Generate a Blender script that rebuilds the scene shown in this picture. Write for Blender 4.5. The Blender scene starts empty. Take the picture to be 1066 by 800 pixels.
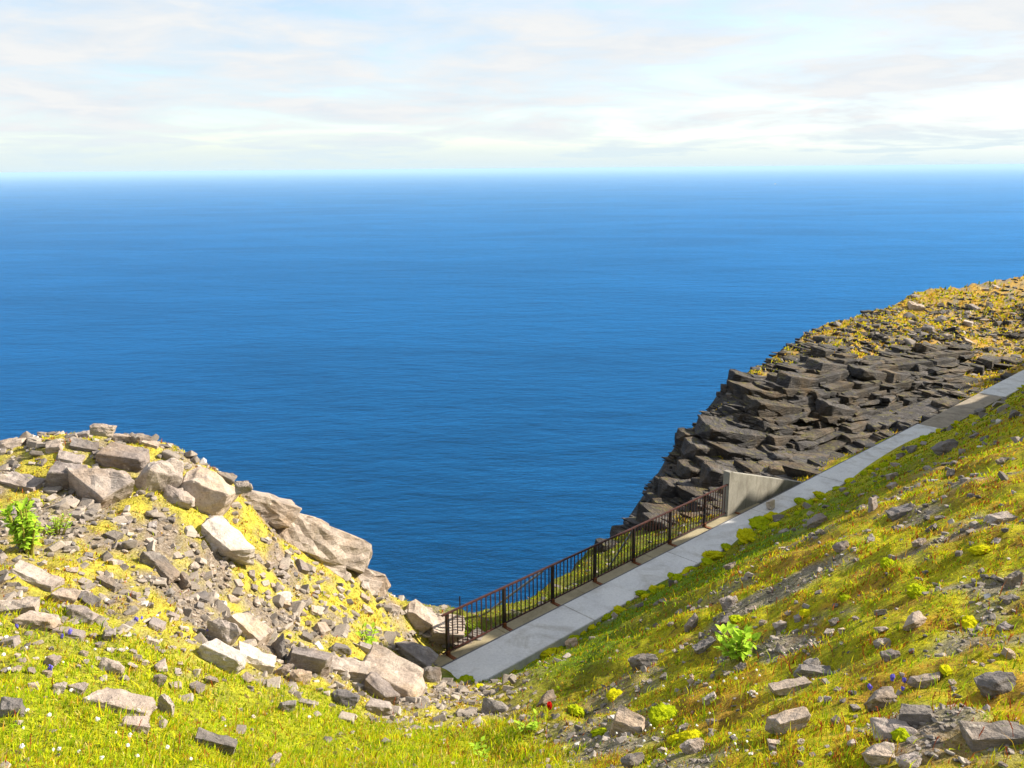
import bpy, bmesh, math, random
import numpy as np
from mathutils import Vector, Matrix
random.seed(7); rng = np.random.default_rng(7)
S = bpy.context.scene; COL = S.collection
PI = math.pi

HZ = 3.4e-5
# ------------------------------------------------------------------ camera
F = 887.0; PITCH = math.atan(224.5 / F); ROLL = math.atan(9 / 1066)
fw = np.array([0, math.cos(PITCH), -math.sin(PITCH)]); up0 = np.array([0, math.sin(PITCH), math.cos(PITCH)])
hx = np.array([1.0, 0, 0])
RT = hx * math.cos(ROLL) - up0 * math.sin(ROLL); UP = hx * math.sin(ROLL) + up0 * math.cos(ROLL)
def ray(px, py):
    px = np.asarray(px, float)[..., None]; py = np.asarray(py, float)[..., None]
    return fw + RT * (px - 533) / F + UP * (400 - py) / F
def pt(px, py, D): return ray(px, py) * D
def proj(P):
    d = P @ fw; d = np.where(np.abs(d) < 1e-3, 1e-3, d)
    return 533 + F * (P @ RT) / d, 400 - F * (P @ UP) / d, P @ fw
def atz(px, py, z):
    d = ray(px, py); return d * (z / d[2])
cd = bpy.data.cameras.new('camera'); cam = bpy.data.objects.new('camera', cd); COL.objects.link(cam)
cd.sensor_width = 36; cd.lens = 18 * F / 533; cd.clip_start = 0.1; cd.clip_end = 900000
M3 = Matrix(((RT[0], UP[0], -fw[0]), (RT[1], UP[1], -fw[1]), (RT[2], UP[2], -fw[2])))
cam.matrix_world = M3.to_4x4(); S.camera = cam

# ------------------------------------------------------------------ noise
_perm = rng.permutation(256); _perm = np.concatenate([_perm, _perm, _perm])
_g = rng.normal(size=(256, 3)); _g /= np.linalg.norm(_g, axis=1)[:, None]
def pnoise(P):
    P = np.asarray(P, float); i = np.floor(P).astype(int); f = P - i; i &= 255
    w = f * f * f * (f * (f * 6 - 15) + 10); r = 0
    for a in (0, 1):
        for b in (0, 1):
            for c in (0, 1):
                h = _perm[_perm[_perm[i[..., 0] + a] + i[..., 1] + b] + i[..., 2] + c]
                g = _g[h]; d = (g * (f - np.array([a, b, c]))).sum(-1)
                r = r + d * (w[..., 0] if a else 1 - w[..., 0]) * (w[..., 1] if b else 1 - w[..., 1]) * (w[..., 2] if c else 1 - w[..., 2])
    return r * 1.6
def fbm(P, o=4):
    s = 0; a = 1.0; P = np.asarray(P, float)
    for k in range(o): s = s + a * pnoise(P * 2 ** k + 17.3 * k); a *= .5
    return s
def n2(x, y, sc, o=3, seed=0.0):
    return fbm(np.stack([x * sc, y * sc, np.full_like(x, seed + .37)], -1), o)
def sst(a, b, x): t = np.clip((x - a) / (b - a), 0, 1); return t * t * (3 - 2 * t)

# ------------------------------------------------------------------ terrain
NX, NY = -0.69, 0.724; DX, DY = 0.724, 0.69
def st(x, y): return NX * x + NY * y, DX * x + DY * y
def xy(s, t): return np.array([NX * s + DX * t, NY * s + DY * t])
CP = []
prof = {-30: -1.0, -12: -1.4, -5: -1.8, -2: -2.15, 0: -2.6, 2: -3.4, 4: -4.45, 6: -5.92, 8: -7.5, 10: -9.02, 11.45: -10.1, 12.0: -10.3, 12.9: -10.35}
for s, z in prof.items():
    for t in (-30, -12, 0, 5, 10, 14, 18, 25, 34, 45, 60, 85):
        if t < 2 and s > 0: continue
        if t < 8 and s > 2: continue
        if t < 9.9 and s > 9: continue
        p = xy(s, t); CP.append((p[0], p[1], z))
for t in (25, 34, 45, 60, 85):
    p = xy(13.8, t); CP.append((p[0], p[1], -11.2))
L = [(0,800,5.2),(150,800,6),(300,800,6.8),(430,800,7.4),(533,800,7.7),(0,700,7.5),(150,700,9),(300,700,11.5),(400,715,13.3),(470,735,12.2),
 (0,600,10),(150,600,11.7),(300,620,14.2),(400,650,16.7),(0,500,13),(0,470,14.5),(100,500,13.7),(100,455,15),(200,510,14.5),(230,495,15.5),
 (300,565,16.2),(370,590,17.2),(440,640,18.6),(470,640,19.2),(440,695,16.8),(465,690,17.4),(-200,700,7),(-200,560,12),(-200,470,16),(-500,470,16),(-500,800,5)]
SHORE = [(0,462,15.2),(60,456,15.6),(100,450,15.8),(165,468,16),(230,492,16.3),(310,552,17.2),(370,588,18),(400,612,18.7),(440,632,19.4),(470,634,20),(478,640,20.6),
 (520,634,22.2),(565,615,24),(594,596,26),(622,570,29),(640,558,31),(672,530,33.5),(682,508,35.5),(700,480,37),(722,446,38.5),(745,428,40),(760,404,42),(800,378,46),(880,333,57),(960,303,68),(1066,289,76)]
G = [(565,640,21.7),(540,655,20.6),(600,612,23.6),(640,590,25.2),(690,562,27),(700,545,29),(740,530,31),(720,510,34),
 (760,470,36.5),(800,480,37.5),(800,440,39),(800,402,42),(850,470,40),(850,400,43),(850,362,48),(900,430,43),(900,380,46),(900,350,51),
 (950,430,45),(960,400,47),(960,362,51),(960,335,57),(1000,385,50),(1000,350,54),(1000,312,66),(1066,340,60),(1066,370,54),(1040,392,50),(1066,305,70),
 (1300,330,68),(1300,290,90),(1700,300,90)]
for q in L + SHORE + G:
    p = pt(*q); CP.append((p[0], p[1], p[2]))
CP = np.array(CP)
def _k(r2): return .5 * r2 * np.log(r2 + 1e-9)
def _fit(C, lam):
    n = len(C); X = C[:, :2]; r2 = ((X[:, None] - X[None]) ** 2).sum(-1)
    A = np.zeros((n + 3, n + 3)); A[:n, :n] = _k(r2) + lam * np.eye(n); A[:n, n] = 1; A[:n, n + 1:] = X; A[n, :n] = 1; A[n + 1:, :n] = X.T
    return np.linalg.solve(A, np.concatenate([C[:, 2], np.zeros(3)]))
W = _fit(CP, .15)
def base(x, y):
    sh = x.shape; x = x.ravel(); y = y.ravel(); o = np.empty_like(x); n = len(CP)
    for i in range(0, len(x), 20000):
        a = x[i:i + 20000, None]; b = y[i:i + 20000, None]
        o[i:i + 20000] = _k((a - CP[:, 0]) ** 2 + (b - CP[:, 1]) ** 2) @ W[:n] + W[n] + W[n + 1] * a[:, 0] + W[n + 2] * b[:, 0]
    return o.reshape(sh)
EDGE = [(-400., 60.), (-60., 30.), (-25., 17.)] + [tuple(pt(*q)[:2]) for q in SHORE] + [(75., 110.), (140., 150.), (400., 260.)]
POLY = np.array(EDGE + [(700., 260.), (700., -700.), (-700., -700.), (-700., 60.)])
NE = len(EDGE)
def seaward(x, y):
    """distance past the cliff edge (positive over the sea, negative on land)"""
    sh = x.shape; x = x.ravel(); y = y.ravel(); ins = np.zeros(len(x), bool); d2 = np.full(len(x), 1e12)
    n = len(POLY)
    for i in range(n):
        ax, ay = POLY[i]; bx, by = POLY[(i + 1) % n]
        c = ((ay > y) != (by > y))
        with np.errstate(divide='ignore', invalid='ignore'):
            xi = (bx - ax) * (y - ay) / (by - ay if by != ay else 1e-12) + ax
        ins ^= c & (x < xi)
        if i < NE - 1:
            ex, ey = bx - ax, by - ay; u = np.clip(((x - ax) * ex + (y - ay) * ey) / (ex * ex + ey * ey), 0, 1)
            d2 = np.minimum(d2, (x - ax - u * ex) ** 2 + (y - ay - u * ey) ** 2)
    d = np.sqrt(d2); return np.where(ins, -d, d).reshape(sh)
def height(x, y, fine=True):
    x = np.asarray(x, float); y = np.asarray(y, float)
    z = base(x, y); s, t = st(x, y); d = seaward(x, y); r = np.hypot(x, y)
    z = z + (4.9 + 2.0 * n2(x, y, .45, 3, 12)) * sst(20, 23.5, t) * sst(7.5, 5, s) * sst(.5, 3.5, s) * sst(.635, .69, x / np.maximum(y, .1)) * (y > 0); far = sst(60, 130, r); z = z * (1 - far) + np.clip(z, -12, -.7) * far  # raises an unseen knoll right of view, added to shade the concrete strip
    if fine:
        built = (1 - sst(.1, .7, np.abs(s - 12.2) - .75)) * sst(8.5, 9.8, t)
        z = z + (.16 * n2(x, y, .33, 2, 5) + .11 * n2(x, y, .9, 3, 1) + .05 * n2(x, y, 3.1, 3, 2)) * (1 - built)
        z = z - .05 * built
    dd = np.maximum(d + .25 * n2(x, y, .8, 2, 9), 0)
    z = z - 2.3 * dd * dd / (dd + .8)
    return np.maximum(z, -303)
def raycast(px, py):
    px = np.atleast_1d(np.asarray(px, float)); py = np.atleast_1d(np.asarray(py, float)); R = ray(px, py)
    Ds = 2.2 * (95 / 2.2) ** (np.arange(420) / 419); P = R[:, None, :] * Ds[None, :, None]
    below = P[..., 2] < height(P[..., 0], P[..., 1])
    k = np.argmax(below, 1); ok = below.any(1); k = np.maximum(k, 1); i = np.arange(len(px))
    lo = Ds[k - 1]; hi = Ds[k]
    for _ in range(8):
        m = .5 * (lo + hi); Q = R * m[:, None]; b = Q[:, 2] < height(Q[:, 0], Q[:, 1]); hi = np.where(b, m, hi); lo = np.where(b, lo, m)
    return R * hi[:, None], hi, ok
def normal_at(x, y, e=.12):
    x = np.atleast_1d(x); y = np.atleast_1d(y)
    gx = (height(x + e, y) - height(x - e, y)) / (2 * e); gy = (height(x, y + e) - height(x, y - e)) / (2 * e)
    n = np.stack([-gx, -gy, np.ones_like(gx)], -1); return n / np.linalg.norm(n, axis=-1)[:, None]

# ------------------------------------------------------------------ mesh helpers
def mesh_np(name, V, faces, mats=(), smooth=False, cols=None, mi=None):
    """faces: list of (k x n) int arrays, each of one polygon size"""
    me = bpy.data.meshes.new(name); V = np.asarray(V, np.float32)
    faces = [np.asarray(f, np.int32) for f in faces if len(f)]
    nl = sum(f.size for f in faces); npoly = sum(len(f) for f in faces)
    me.vertices.add(len(V)); me.vertices.foreach_set('co', V.ravel())
    me.loops.add(nl); me.loops.foreach_set('vertex_index', np.concatenate([f.ravel() for f in faces]))
    me.polygons.add(npoly); tot = np.concatenate([np.full(len(f), f.shape[1], np.int32) for f in faces])
    me.polygons.foreach_set('loop_start', np.concatenate([[0], np.cumsum(tot)[:-1]]).astype(np.int32))
    if mi is not None: me.polygons.foreach_set('material_index', np.asarray(mi, np.int32))
    me.update(calc_edges=True)
    me.polygons.foreach_set('use_smooth', np.full(npoly, smooth))
    if cols is not None:
        for cn, c in cols.items():
            a = me.color_attributes.new(cn, 'FLOAT_COLOR', 'POINT')
            c4 = np.ones((len(V), 4), np.float32); c4[:, :c.shape[1]] = c; a.data.foreach_set('color', c4.ravel())
    for m in mats: me.materials.append(m)
    me.validate(); return me
def link(name, me, parent=None, loc=None):
    o = bpy.data.objects.new(name, me); COL.objects.link(o)
    if parent: o.parent = parent
    if loc is not None: o.location = loc
    return o
def tag(o, label=None, cat=None, group=None, kind=None):
    if label: o['label'] = label
    if cat: o['category'] = cat
    if group: o['group'] = group
    if kind: o['kind'] = kind
    return o
def empty(name, loc, rz=0):
    o = bpy.data.objects.new(name, None); COL.objects.link(o); o.location = loc; o.rotation_euler = (0, 0, rz); o.empty_display_size = .1; return o
class MB:
    def __init__(s): s.V = []; s.Q = []; s.n = 0; s.mi = []
    def box(s, o, ax, ay, az, m=0):
        o, ax, ay, az = (np.asarray(v, float) for v in (o, ax, ay, az))
        v = [o + i * ax + j * ay + k * az for k in (0, 1) for j in (0, 1) for i in (0, 1)]
        b = s.n; s.V += v; s.n += 8
        s.Q += [[b + i for i in q] for q in ((0, 2, 3, 1), (4, 5, 7, 6), (0, 1, 5, 4), (2, 6, 7, 3), (0, 4, 6, 2), (1, 3, 7, 5))]; s.mi += [m] * 6
    def bar(s, a, b, w, h=None, m=0, upv=(0, 0, 1)):
        a = np.asarray(a, float); b = np.asarray(b, float); h = h or w; d = b - a; d0 = d / np.linalg.norm(d)
        u = np.asarray(upv, float)
        if abs(d0 @ u) > .95: u = np.array([DX, DY, 0])
        x = np.cross(d0, u); x /= np.linalg.norm(x); y = np.cross(x, d0)
        s.box(a - x * w / 2 - y * h / 2, d, x * w, y * h, m)
    def tube(s, a, b, r0, r1=None, n=8, m=0):
        a = np.asarray(a, float); b = np.asarray(b, float); r1 = r0 if r1 is None else r1; d = (b - a) / np.linalg.norm(b - a)
        u = np.array([0, 0, 1.]) if abs(d[2]) < .9 else np.array([1., 0, 0]); x = np.cross(d, u); x /= np.linalg.norm(x); y = np.cross(d, x)
        k = s.n; an = [2 * PI * i / n for i in range(n)]
        s.V += [a + r0 * (math.cos(t) * x + math.sin(t) * y) for t in an] + [b + r1 * (math.cos(t) * x + math.sin(t) * y) for t in an]; s.n += 2 * n
        s.Q += [[k + i, k + (i + 1) % n, k + n + (i + 1) % n, k + n + i] for i in range(n)]; s.mi += [m] * n
    def me(s, name, mats, bevel=0):
        me = mesh_np(name, np.array(s.V), [np.array(s.Q)], mats, mi=s.mi)
        bm = bmesh.new(); bm.from_mesh(me); bmesh.ops.recalc_face_normals(bm, faces=bm.faces)
        if bevel: bmesh.ops.bevel(bm, geom=bm.edges[:], offset=bevel, segments=2, affect='EDGES', clamp_overlap=True)
        bm.to_mesh(me); bm.free(); return me

# ------------------------------------------------------------------ materials
class NT:
    def __init__(s, name):
        s.m = bpy.data.materials.new(name); s.m.use_nodes = True; s.t = s.m.node_tree; s.t.nodes.clear()
        s.out = s.t.nodes.new('ShaderNodeOutputMaterial')
    def n(s, ty, **kw):
        nd = s.t.nodes.new(ty)
        for k, v in kw.items():
            if k.startswith('_'): setattr(nd, k[1:], v)
            else: s.set(nd, k.replace('__', ' '), v)
        return nd
    def set(s, nd, k, v):
        i = nd.inputs[int(k[1:]) if k[0] == 'i' and k[1:].isdigit() else k]
        if hasattr(v, 'outputs'): v = v.outputs[0]
        if hasattr(v, 'is_output'): s.t.links.new(v, i)
        else: i.default_value = v
    def noise(s, vec, scale, detail=4, rough=.55, dist=0):
        nd = s.n('ShaderNodeTexNoise', Scale=scale, Detail=detail, Roughness=rough, Distortion=dist)
        if vec is not None: s.set(nd, 'Vector', vec)
        return nd.outputs['Fac']
    def ramp(s, fac, stops, interp='LINEAR'):
        nd = s.n('ShaderNodeValToRGB', Fac=fac); cr = nd.color_ramp; cr.interpolation = interp
        while len(cr.elements) > 1: cr.elements.remove(cr.elements[-1])
        for i, (p, c) in enumerate(stops):
            e = cr.elements[0] if i == 0 else cr.elements.new(p)
            e.position = p; e.color = (c if hasattr(c, '__len__') else (c, c, c)) + ((1,) if not hasattr(c, '__len__') or len(c) == 3 else ())
        return nd.outputs['Color']
    def mix(s, a, b, f, mode='MIX'):
        nd = s.t.nodes.new('ShaderNodeMix'); nd.data_type = 'RGBA'; nd.blend_type = mode
        for i, v in ((0, f), (6, a), (7, b)):
            if hasattr(v, 'is_output'): s.t.links.new(v, nd.inputs[i])
            else: nd.inputs[i].default_value = v if i == 0 or len(v) == 4 else tuple(v) + (1,)
        return nd.outputs[2]
    def math(s, op, a, b=0, c=0):
        nd = s.n('ShaderNodeMath', _operation=op); s.set(nd, 'i0', a); s.set(nd, 'i1', b); s.set(nd, 'i2', c); return nd.outputs[0]
    def bump(s, h, dist, strength=1.0, prev=None):
        nd = s.n('ShaderNodeBump', Height=h, Distance=dist, Strength=strength)
        if prev is not None: s.set(nd, 'Normal', prev)
        return nd.outputs[0]
    def bsdf(s, col, rough=.9, nrm=None, spec=.3, metal=0):
        b = s.n('ShaderNodeBsdfPrincipled'); s.set(b, 'Base Color', col if hasattr(col, 'is_output') else tuple(col) + (1,)); s.set(b, 'Roughness', rough)
        s.set(b, 'Specular IOR Level', spec); s.set(b, 'Metallic', metal)
        if nrm is not None: s.set(b, 'Normal', nrm)
        s.t.links.new(b.outputs[0], s.out.inputs['Surface']); return b
    def pos(s): return s.n('ShaderNodeNewGeometry').outputs['Position']
    def obj(s): return s.n('ShaderNodeTexCoord').outputs['Object']

def rock_mat(name, lo, mid, hi, warm=(.33, .24, .16), lichen=.5, fine=1.0, strata=0.0, tint=False):
    t = NT(name); P = t.pos()
    a = t.noise(P, 2.2 * fine, 6, .62); b = t.noise(P, 14 * fine, 6, .7); c = t.noise(P, 60 * fine, 4, .7)
    col = t.ramp(a, [(.28, lo), (.5, mid), (.72, hi)])
    col = t.mix(col, warm, t.ramp(t.noise(P, 1.3 * fine, 4, .6), [(.5, 0.), (.68, .6)]))
    rnd = t.n('ShaderNodeObjectInfo').outputs['Random']
    col = t.mix(col, t.ramp(rnd, [(0., (.62, .6, .62)), (.35, (.95, .93, .95)), (.7, (1.05, .98, .9)), (1., (1.3, 1.26, 1.22))]), 1.0, 'MULTIPLY')
    col = t.mix(col, t.ramp(b, [(.3, .6), (.5, 1.), (.75, 1.25)]), .8, 'MULTIPLY')
    col = t.mix(col, t.ramp(c, [(.3, .72), (.6, 1.1)]), .55, 'MULTIPLY')
    col = t.mix(col, (.62, .58, .5), t.ramp(t.noise(P, 7 * fine, 5, .7, .6), [(.62, 0.), (.68, lichen)]))
    col = t.mix(col, (.035, .033, .028), t.ramp(t.noise(P, 9 * fine, 6, .75, 1.2), [(.64, 0.), (.7, .75)]))
    col = t.mix(col, (.05, .045, .04), t.ramp(t.noise(P, 38 * fine, 5, .8), [(.6, 0.), (.66, .6)]))
    if tint:
        a_ = t.n('ShaderNodeAttribute'); a_.attribute_name = 'tint'; col = t.mix(col, a_.outputs['Color'], 1.0, 'MULTIPLY')
        nz = t.n('ShaderNodeSeparateXYZ', Vector=t.n('ShaderNodeNewGeometry').outputs['Normal']).outputs[2]
        mo = t.math('MULTIPLY', t.ramp(nz, [(.55, 0.), (.9, 1.)]), t.ramp(t.noise(P, 2.6, 5, .7), [(.54, 0.), (.62, .75)]))
        col = t.mix(col, (.1, .09, .02), mo)
    mp = t.n('ShaderNodeMapping', Vector=P, Rotation=(.25, .18, .7), Scale=(1.5, 1.5, 16))
    h = t.math('ADD', t.math('MULTIPLY', t.noise(mp.outputs[0], 1.2, 4, .6), .8 + strata), t.math('MULTIPLY', b, .6))
    n = t.bump(h, .05 + .1 * strata, .9); n = t.bump(c, .012, .8, n)
    t.bsdf(col, t.ramp(b, [(.3, .75), (.7, .95)]), n, .25); return t.m
M_rock = rock_mat('pale_grey_stone', (.17, .15, .14), (.3, .265, .245), (.42, .38, .35))
M_rockd = rock_mat('dark_stone', (.085, .08, .08), (.16, .148, .142), (.27, .25, .235), (.24, .18, .13), .35)
M_rockw = rock_mat('warm_sandstone', (.2, .17, .15), (.32, .275, .245), (.43, .38, .335), (.38, .28, .18))
M_white = rock_mat('white_stone', (.3, .28, .26), (.42, .39, .36), (.55, .51, .48), (.42, .34, .27), .4)
M_cliff = rock_mat('cliff_rock', (.026, .025, .026), (.06, .056, .053), (.135, .122, .11), (.14, .095, .042), .2, .6, .8, True)

def attr(t, n): 
    a = t.n('ShaderNodeAttribute'); a.attribute_name = n; return a.outputs['Color']
t = NT('ground_cover'); P = t.pos()
col = attr(t, 'col')
v1 = t.noise(P, 5, 6, .7); v2 = t.noise(P, 22, 5, .75); v3 = t.noise(P, 1.1, 5, .6)
col = t.mix(col, t.ramp(v1, [(.3, (.5, .5, .45)), (.5, (1., 1., 1.)), (.7, (1.45, 1.35, 1.1))]), .9, 'MULTIPLY')
col = t.mix(col, (.09, .055, .03), t.ramp(t.noise(P, 8, 6, .75, .5), [(.55, 0.), (.63, .85)]))
col = t.mix(col, (.17, .06, .02), t.ramp(t.noise(P, 3.1, 5, .7, .8), [(.6, 0.), (.68, .5)]))
gm = attr(t, 'gravel')
pcol = t.ramp(t.noise(P, 31, 3, .8), [(.3, (.08, .065, .055)), (.5, (.22, .19, .165)), (.7, (.42, .375, .335))])
col = t.mix(col, pcol, gm)
col = t.mix(col, t.ramp(v2, [(.3, .45), (.5, 1.), (.75, 1.5)]), .8, 'MULTIPLY')
n = t.bump(v1, .12, .8); n = t.bump(v2, .04, 1., n)
t.bsdf(col, .95, n, .1); M_ground = t.m

t = NT('grass_blade'); c = attr(t, 'col')
d = t.n('ShaderNodeBsdfDiffuse', Color=c); tr = t.n('ShaderNodeBsdfTranslucent', Color=c)
mx = t.n('ShaderNodeMixShader', Fac=.35); t.set(mx, 'i1', d); t.set(mx, 'i2', tr); t.t.links.new(mx.outputs[0], t.out.inputs[0]); M_grass = t.m

def leaf_mat(name, a, b, sc=30, tr=.3):
    t = NT(name); P = t.pos(); c = t.ramp(t.noise(P, sc, 4, .7), [(.3, a), (.7, b)])
    d = t.n('ShaderNodeBsdfDiffuse', Color=c); q = t.n('ShaderNodeBsdfTranslucent', Color=c); mx = t.n('ShaderNodeMixShader', Fac=tr)
    t.set(mx, 'i1', d); t.set(mx, 'i2', q); t.t.links.new(mx.outputs[0], t.out.inputs[0]); return t.m
M_moss = leaf_mat('moss', (.36, .38, .006), (.62, .56, .015), 9, .2)
M_mossg = leaf_mat('green_moss', (.2, .28, .006), (.42, .46, .012), 9, .15)
M_leaf = leaf_mat('fresh_leaf', (.26, .45, .02), (.5, .7, .08), 25, .4)
M_stem = leaf_mat('stem', (.2, .22, .04), (.3, .25, .06), 20, .1)
M_red = leaf_mat('red_stalk', (.3, .06, .025), (.5, .14, .05), 40, .2)
M_fred = leaf_mat('red_leaf', (.5, .015, .01), (.65, .03, .02), 40, .3)
M_fwhite = leaf_mat('white_petal', (.75, .74, .7), (.85, .84, .82), 90, .3)
M_fblue = leaf_mat('violet_petal', (.12, .1, .5), (.2, .17, .65), 60, .3)

def concrete(name, a, b, stain, st_amt, streak=False, sc=1.0):
    t = NT(name); P = t.pos(); n1 = t.noise(P, 1.4 * sc, 6, .65); n2_ = t.noise(P, 18, 6, .7); n3 = t.noise(P, 120, 3, .7)
    col = t.ramp(n1, [(.3, a), (.7, b)])
    mp = t.n('ShaderNodeMapping', Vector=P, Scale=((2.2, 2.2, .5) if streak else (.8, .8, .8)))
    col = t.mix(col, stain, t.ramp(t.noise(mp.outputs[0], 1.6, 6, .7, .6), [(.48, 0.), (.66, st_amt)]))
    col = t.mix(col, t.ramp(n2_, [(.3, .78), (.7, 1.12)]), .7, 'MULTIPLY'); col = t.mix(col, t.ramp(n3, [(.3, .88), (.7, 1.06)]), .8, 'MULTIPLY')
    t.bsdf(col, .88, t.bump(n2_, .006, .6, t.bump(n3, .002, .6)), .3); return t.m
M_path = concrete('pale_concrete', (.5, .5, .51), (.6, .595, .59), (.3, .275, .24), .6)
M_brown = concrete('shaded_dirty_concrete', (.2, .17, .13), (.3, .25, .19), (.13, .1, .07), .7)  # brown tone paints in the shade on one strip segment, along with dirt
M_ledge = concrete('khaki_concrete', (.26, .22, .14), (.35, .3, .19), (.17, .14, .08), .6)
M_wall = concrete('cast_concrete', (.22, .21, .185), (.31, .295, .26), (.1, .085, .065), .6, True)
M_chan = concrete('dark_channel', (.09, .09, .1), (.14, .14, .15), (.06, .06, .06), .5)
def metal(name, c, rust, amt, rough=.6):
    t = NT(name); P = t.pos(); col = t.mix(c, rust, t.ramp(t.noise(P, 9, 6, .75), [(.5 - amt * .25, 0.), (.62, 1.)]))
    t.bsdf(col, rough, t.bump(t.noise(P, 80, 4), .002, .5), .4, .2); return t.m
M_rail = metal('rusty_rail_steel', (.03, .011, .011), (.08, .022, .013), .4)
M_post = metal('black_painted_steel', (.012, .011, .012), (.05, .02, .012), .1, .45)
M_bal = metal('dark_baluster_steel', (.02, .012, .011), (.06, .02, .012), .4, .5)
M_rust = metal('rust', (.12, .04, .016), (.2, .07, .02), .5, .8)
M_galv = metal('galvanised_steel', (.33, .35, .38), (.2, .2, .2), .2, .4)

# ------------------------------------------------------------------ sea
t = NT('sea_water'); P = t.pos()
mpa = t.n('ShaderNodeMapping', Vector=P, Rotation=(0, 0, .35), Scale=(.6, 1.5, 1))
swell = t.noise(mpa.outputs[0], .012, 8, .62); chop = t.noise(mpa.outputs[0], .06, 7, .65)
big = t.noise(P, .0009, 5, .6, .5)
col = t.ramp(big, [(.3, (.0008, .026, .08)), (.55, (.001, .031, .095)), (.75, (.0015, .038, .115))])
col = t.mix(col, t.ramp(chop, [(.35, .7), (.5, 1.), (.68, 1.4)]), .8, 'MULTIPLY')
col = t.mix(col, (.7, .75, .8), t.ramp(t.noise(P, .16, 6, .8), [(.765, 0.), (.79, .9)]))
nr = t.bump(swell, 12., .7); nr = t.bump(chop, 3.0, .9, nr)
d = t.n('ShaderNodeBsdfDiffuse', Color=col, Normal=nr); g = t.n('ShaderNodeBsdfGlossy', Color=(.05, .45, 1, 1), Roughness=.32, Normal=nr)
fr = t.n('ShaderNodeLayerWeight', Blend=.5, Normal=nr).outputs['Facing']
patch = t.ramp(t.noise(mpa.outputs[0], .0016, 6, .65, .8), [(.35, .66), (.6, .88)])
mx = t.n('ShaderNodeMixShader', Fac=t.math('MULTIPLY', t.math('POWER', fr, 4.0), patch)); t.set(mx, 'i1', d); t.set(mx, 'i2', g); t.t.links.new(mx.outputs[0], t.out.inputs[0]); M_sea = t.m
rings = np.concatenate([[0], 60 * (400000 / 60) ** (np.arange(40) / 39)]); na = 96
V = [(0, 0, -300)]; Q = []; T = []
for i, r in enumerate(rings[1:]):
    for k in range(na):
        a = 2 * PI * k / na; V.append((r * math.cos(a), r * math.sin(a), -300))
for k in range(na): T.append((0, 1 + k, 1 + (k + 1) % na))
for i in range(len(rings) - 2):
    for k in range(na):
        a = 1 + i * na; Q.append((a + k, a + na + k, a + na + (k + 1) % na, a + (k + 1) % na))
o = link('sea', mesh_np('sea', V, [T, Q], [M_sea], True)); tag(o, kind='structure')

# ------------------------------------------------------------------ ground zones
def zones(P):
    """cover colour and gravel amount of the ground at world points"""
    x, y = P[:, 0], P[:, 1]; s, tt = st(x, y); px, py, D = proj(P)
    u = n2(x, y, .5, 4, 3); v = n2(x, y, 1.7, 3, 4); r = np.hypot(x, y)
    lobe = sst(9.2, 7.6, tt + .5 * u) * sst(.9, -.3, x + .5 * u)                         # left slope
    lobe = np.maximum(lobe, sst(-1.2, -1.9, x) * sst(15.2, 14.2, s) * sst(5, 9, tt)); lush = lobe * sst(11.5, 8.2, r + 1.2 * u)                 # long grass near the viewer
    lush = np.maximum(lush, sst(6.4, 5.6, s + .5 * u) * sst(6.2, 5.2, tt + .6 * u) * sst(1.2, -.2, x + .6 * u))
    cliff = sst(13.4, 14.2, s) * sst(20, 24, tt)
    col = np.zeros((len(x), 3))
    right = np.array([.4, .38, .012]); moss = np.array([.13, .21, .008]); rusty = np.array([.38, .22, .03])
    dry = np.array([.45, .39, .06]); green = np.array([.3, .33, .015]); topc = np.array([.36, .22, .035])
    def mixc(a, b, k): return a * (1 - k[:, None]) + b * k[:, None]
    col[:] = right
    col = mixc(col, moss, sst(5.5, 7.5, s + .7 * u) * sst(24, 18, tt + 2 * v))  # moss green, also deepened to paint in the mid-slope shade
    col = mixc(col, rusty, sst(-.1, .35, v + .3 * u) * sst(7.5, 5, s) * .9)
    col = mixc(col, np.array([.25, .2, .015]), sst(.0, .5, u) * .6)
    col = mixc(col, dry, lobe); col = mixc(col, np.array([.34, .2, .05]), lobe * sst(0, .5, v))
    col = mixc(col, green, lush)
    col = mixc(col, topc, cliff); col = mixc(col, np.array([.1, .1, .03]), cliff * sst(0.1, .5, v))
    beyond = sst(13.1, 13.5, s) * sst(9.5, 10.5, tt) * (1 - sst(22, 25, tt))
    col = mixc(col, np.array([.13, .14, .02]), beyond)
    g = lobe * (1 - lush) * sst(-.3, .5, v + .25 * u) * .85
    g = np.maximum(g, (1 - lobe) * sst(.2, .6, n2(x, y, .9, 3, 8)) * sst(7, 5, s) * .85)
    g = np.maximum(g, (1 - lobe) * sst(.5, .85, n2(x, y, 1.1, 3, 8)) * .5)
    g = np.maximum(g, cliff * sst(-.3, .4, v) * .6)
    return np.clip(col, 0, 1), np.clip(g, 0, 1), lobe, lush, cliff, beyond
# polar ground sheet
ang = np.concatenate([-48 + .16 * np.arange(601), np.arange(49.5, 311, 1.5)]) * PI / 180
rad = np.concatenate([[.02], .5 * (900 / .5) ** (np.arange(420) / 419)])
A_, R_ = np.meshgrid(ang, rad); X = R_ * np.sin(A_); Y = R_ * np.cos(A_)
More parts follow.
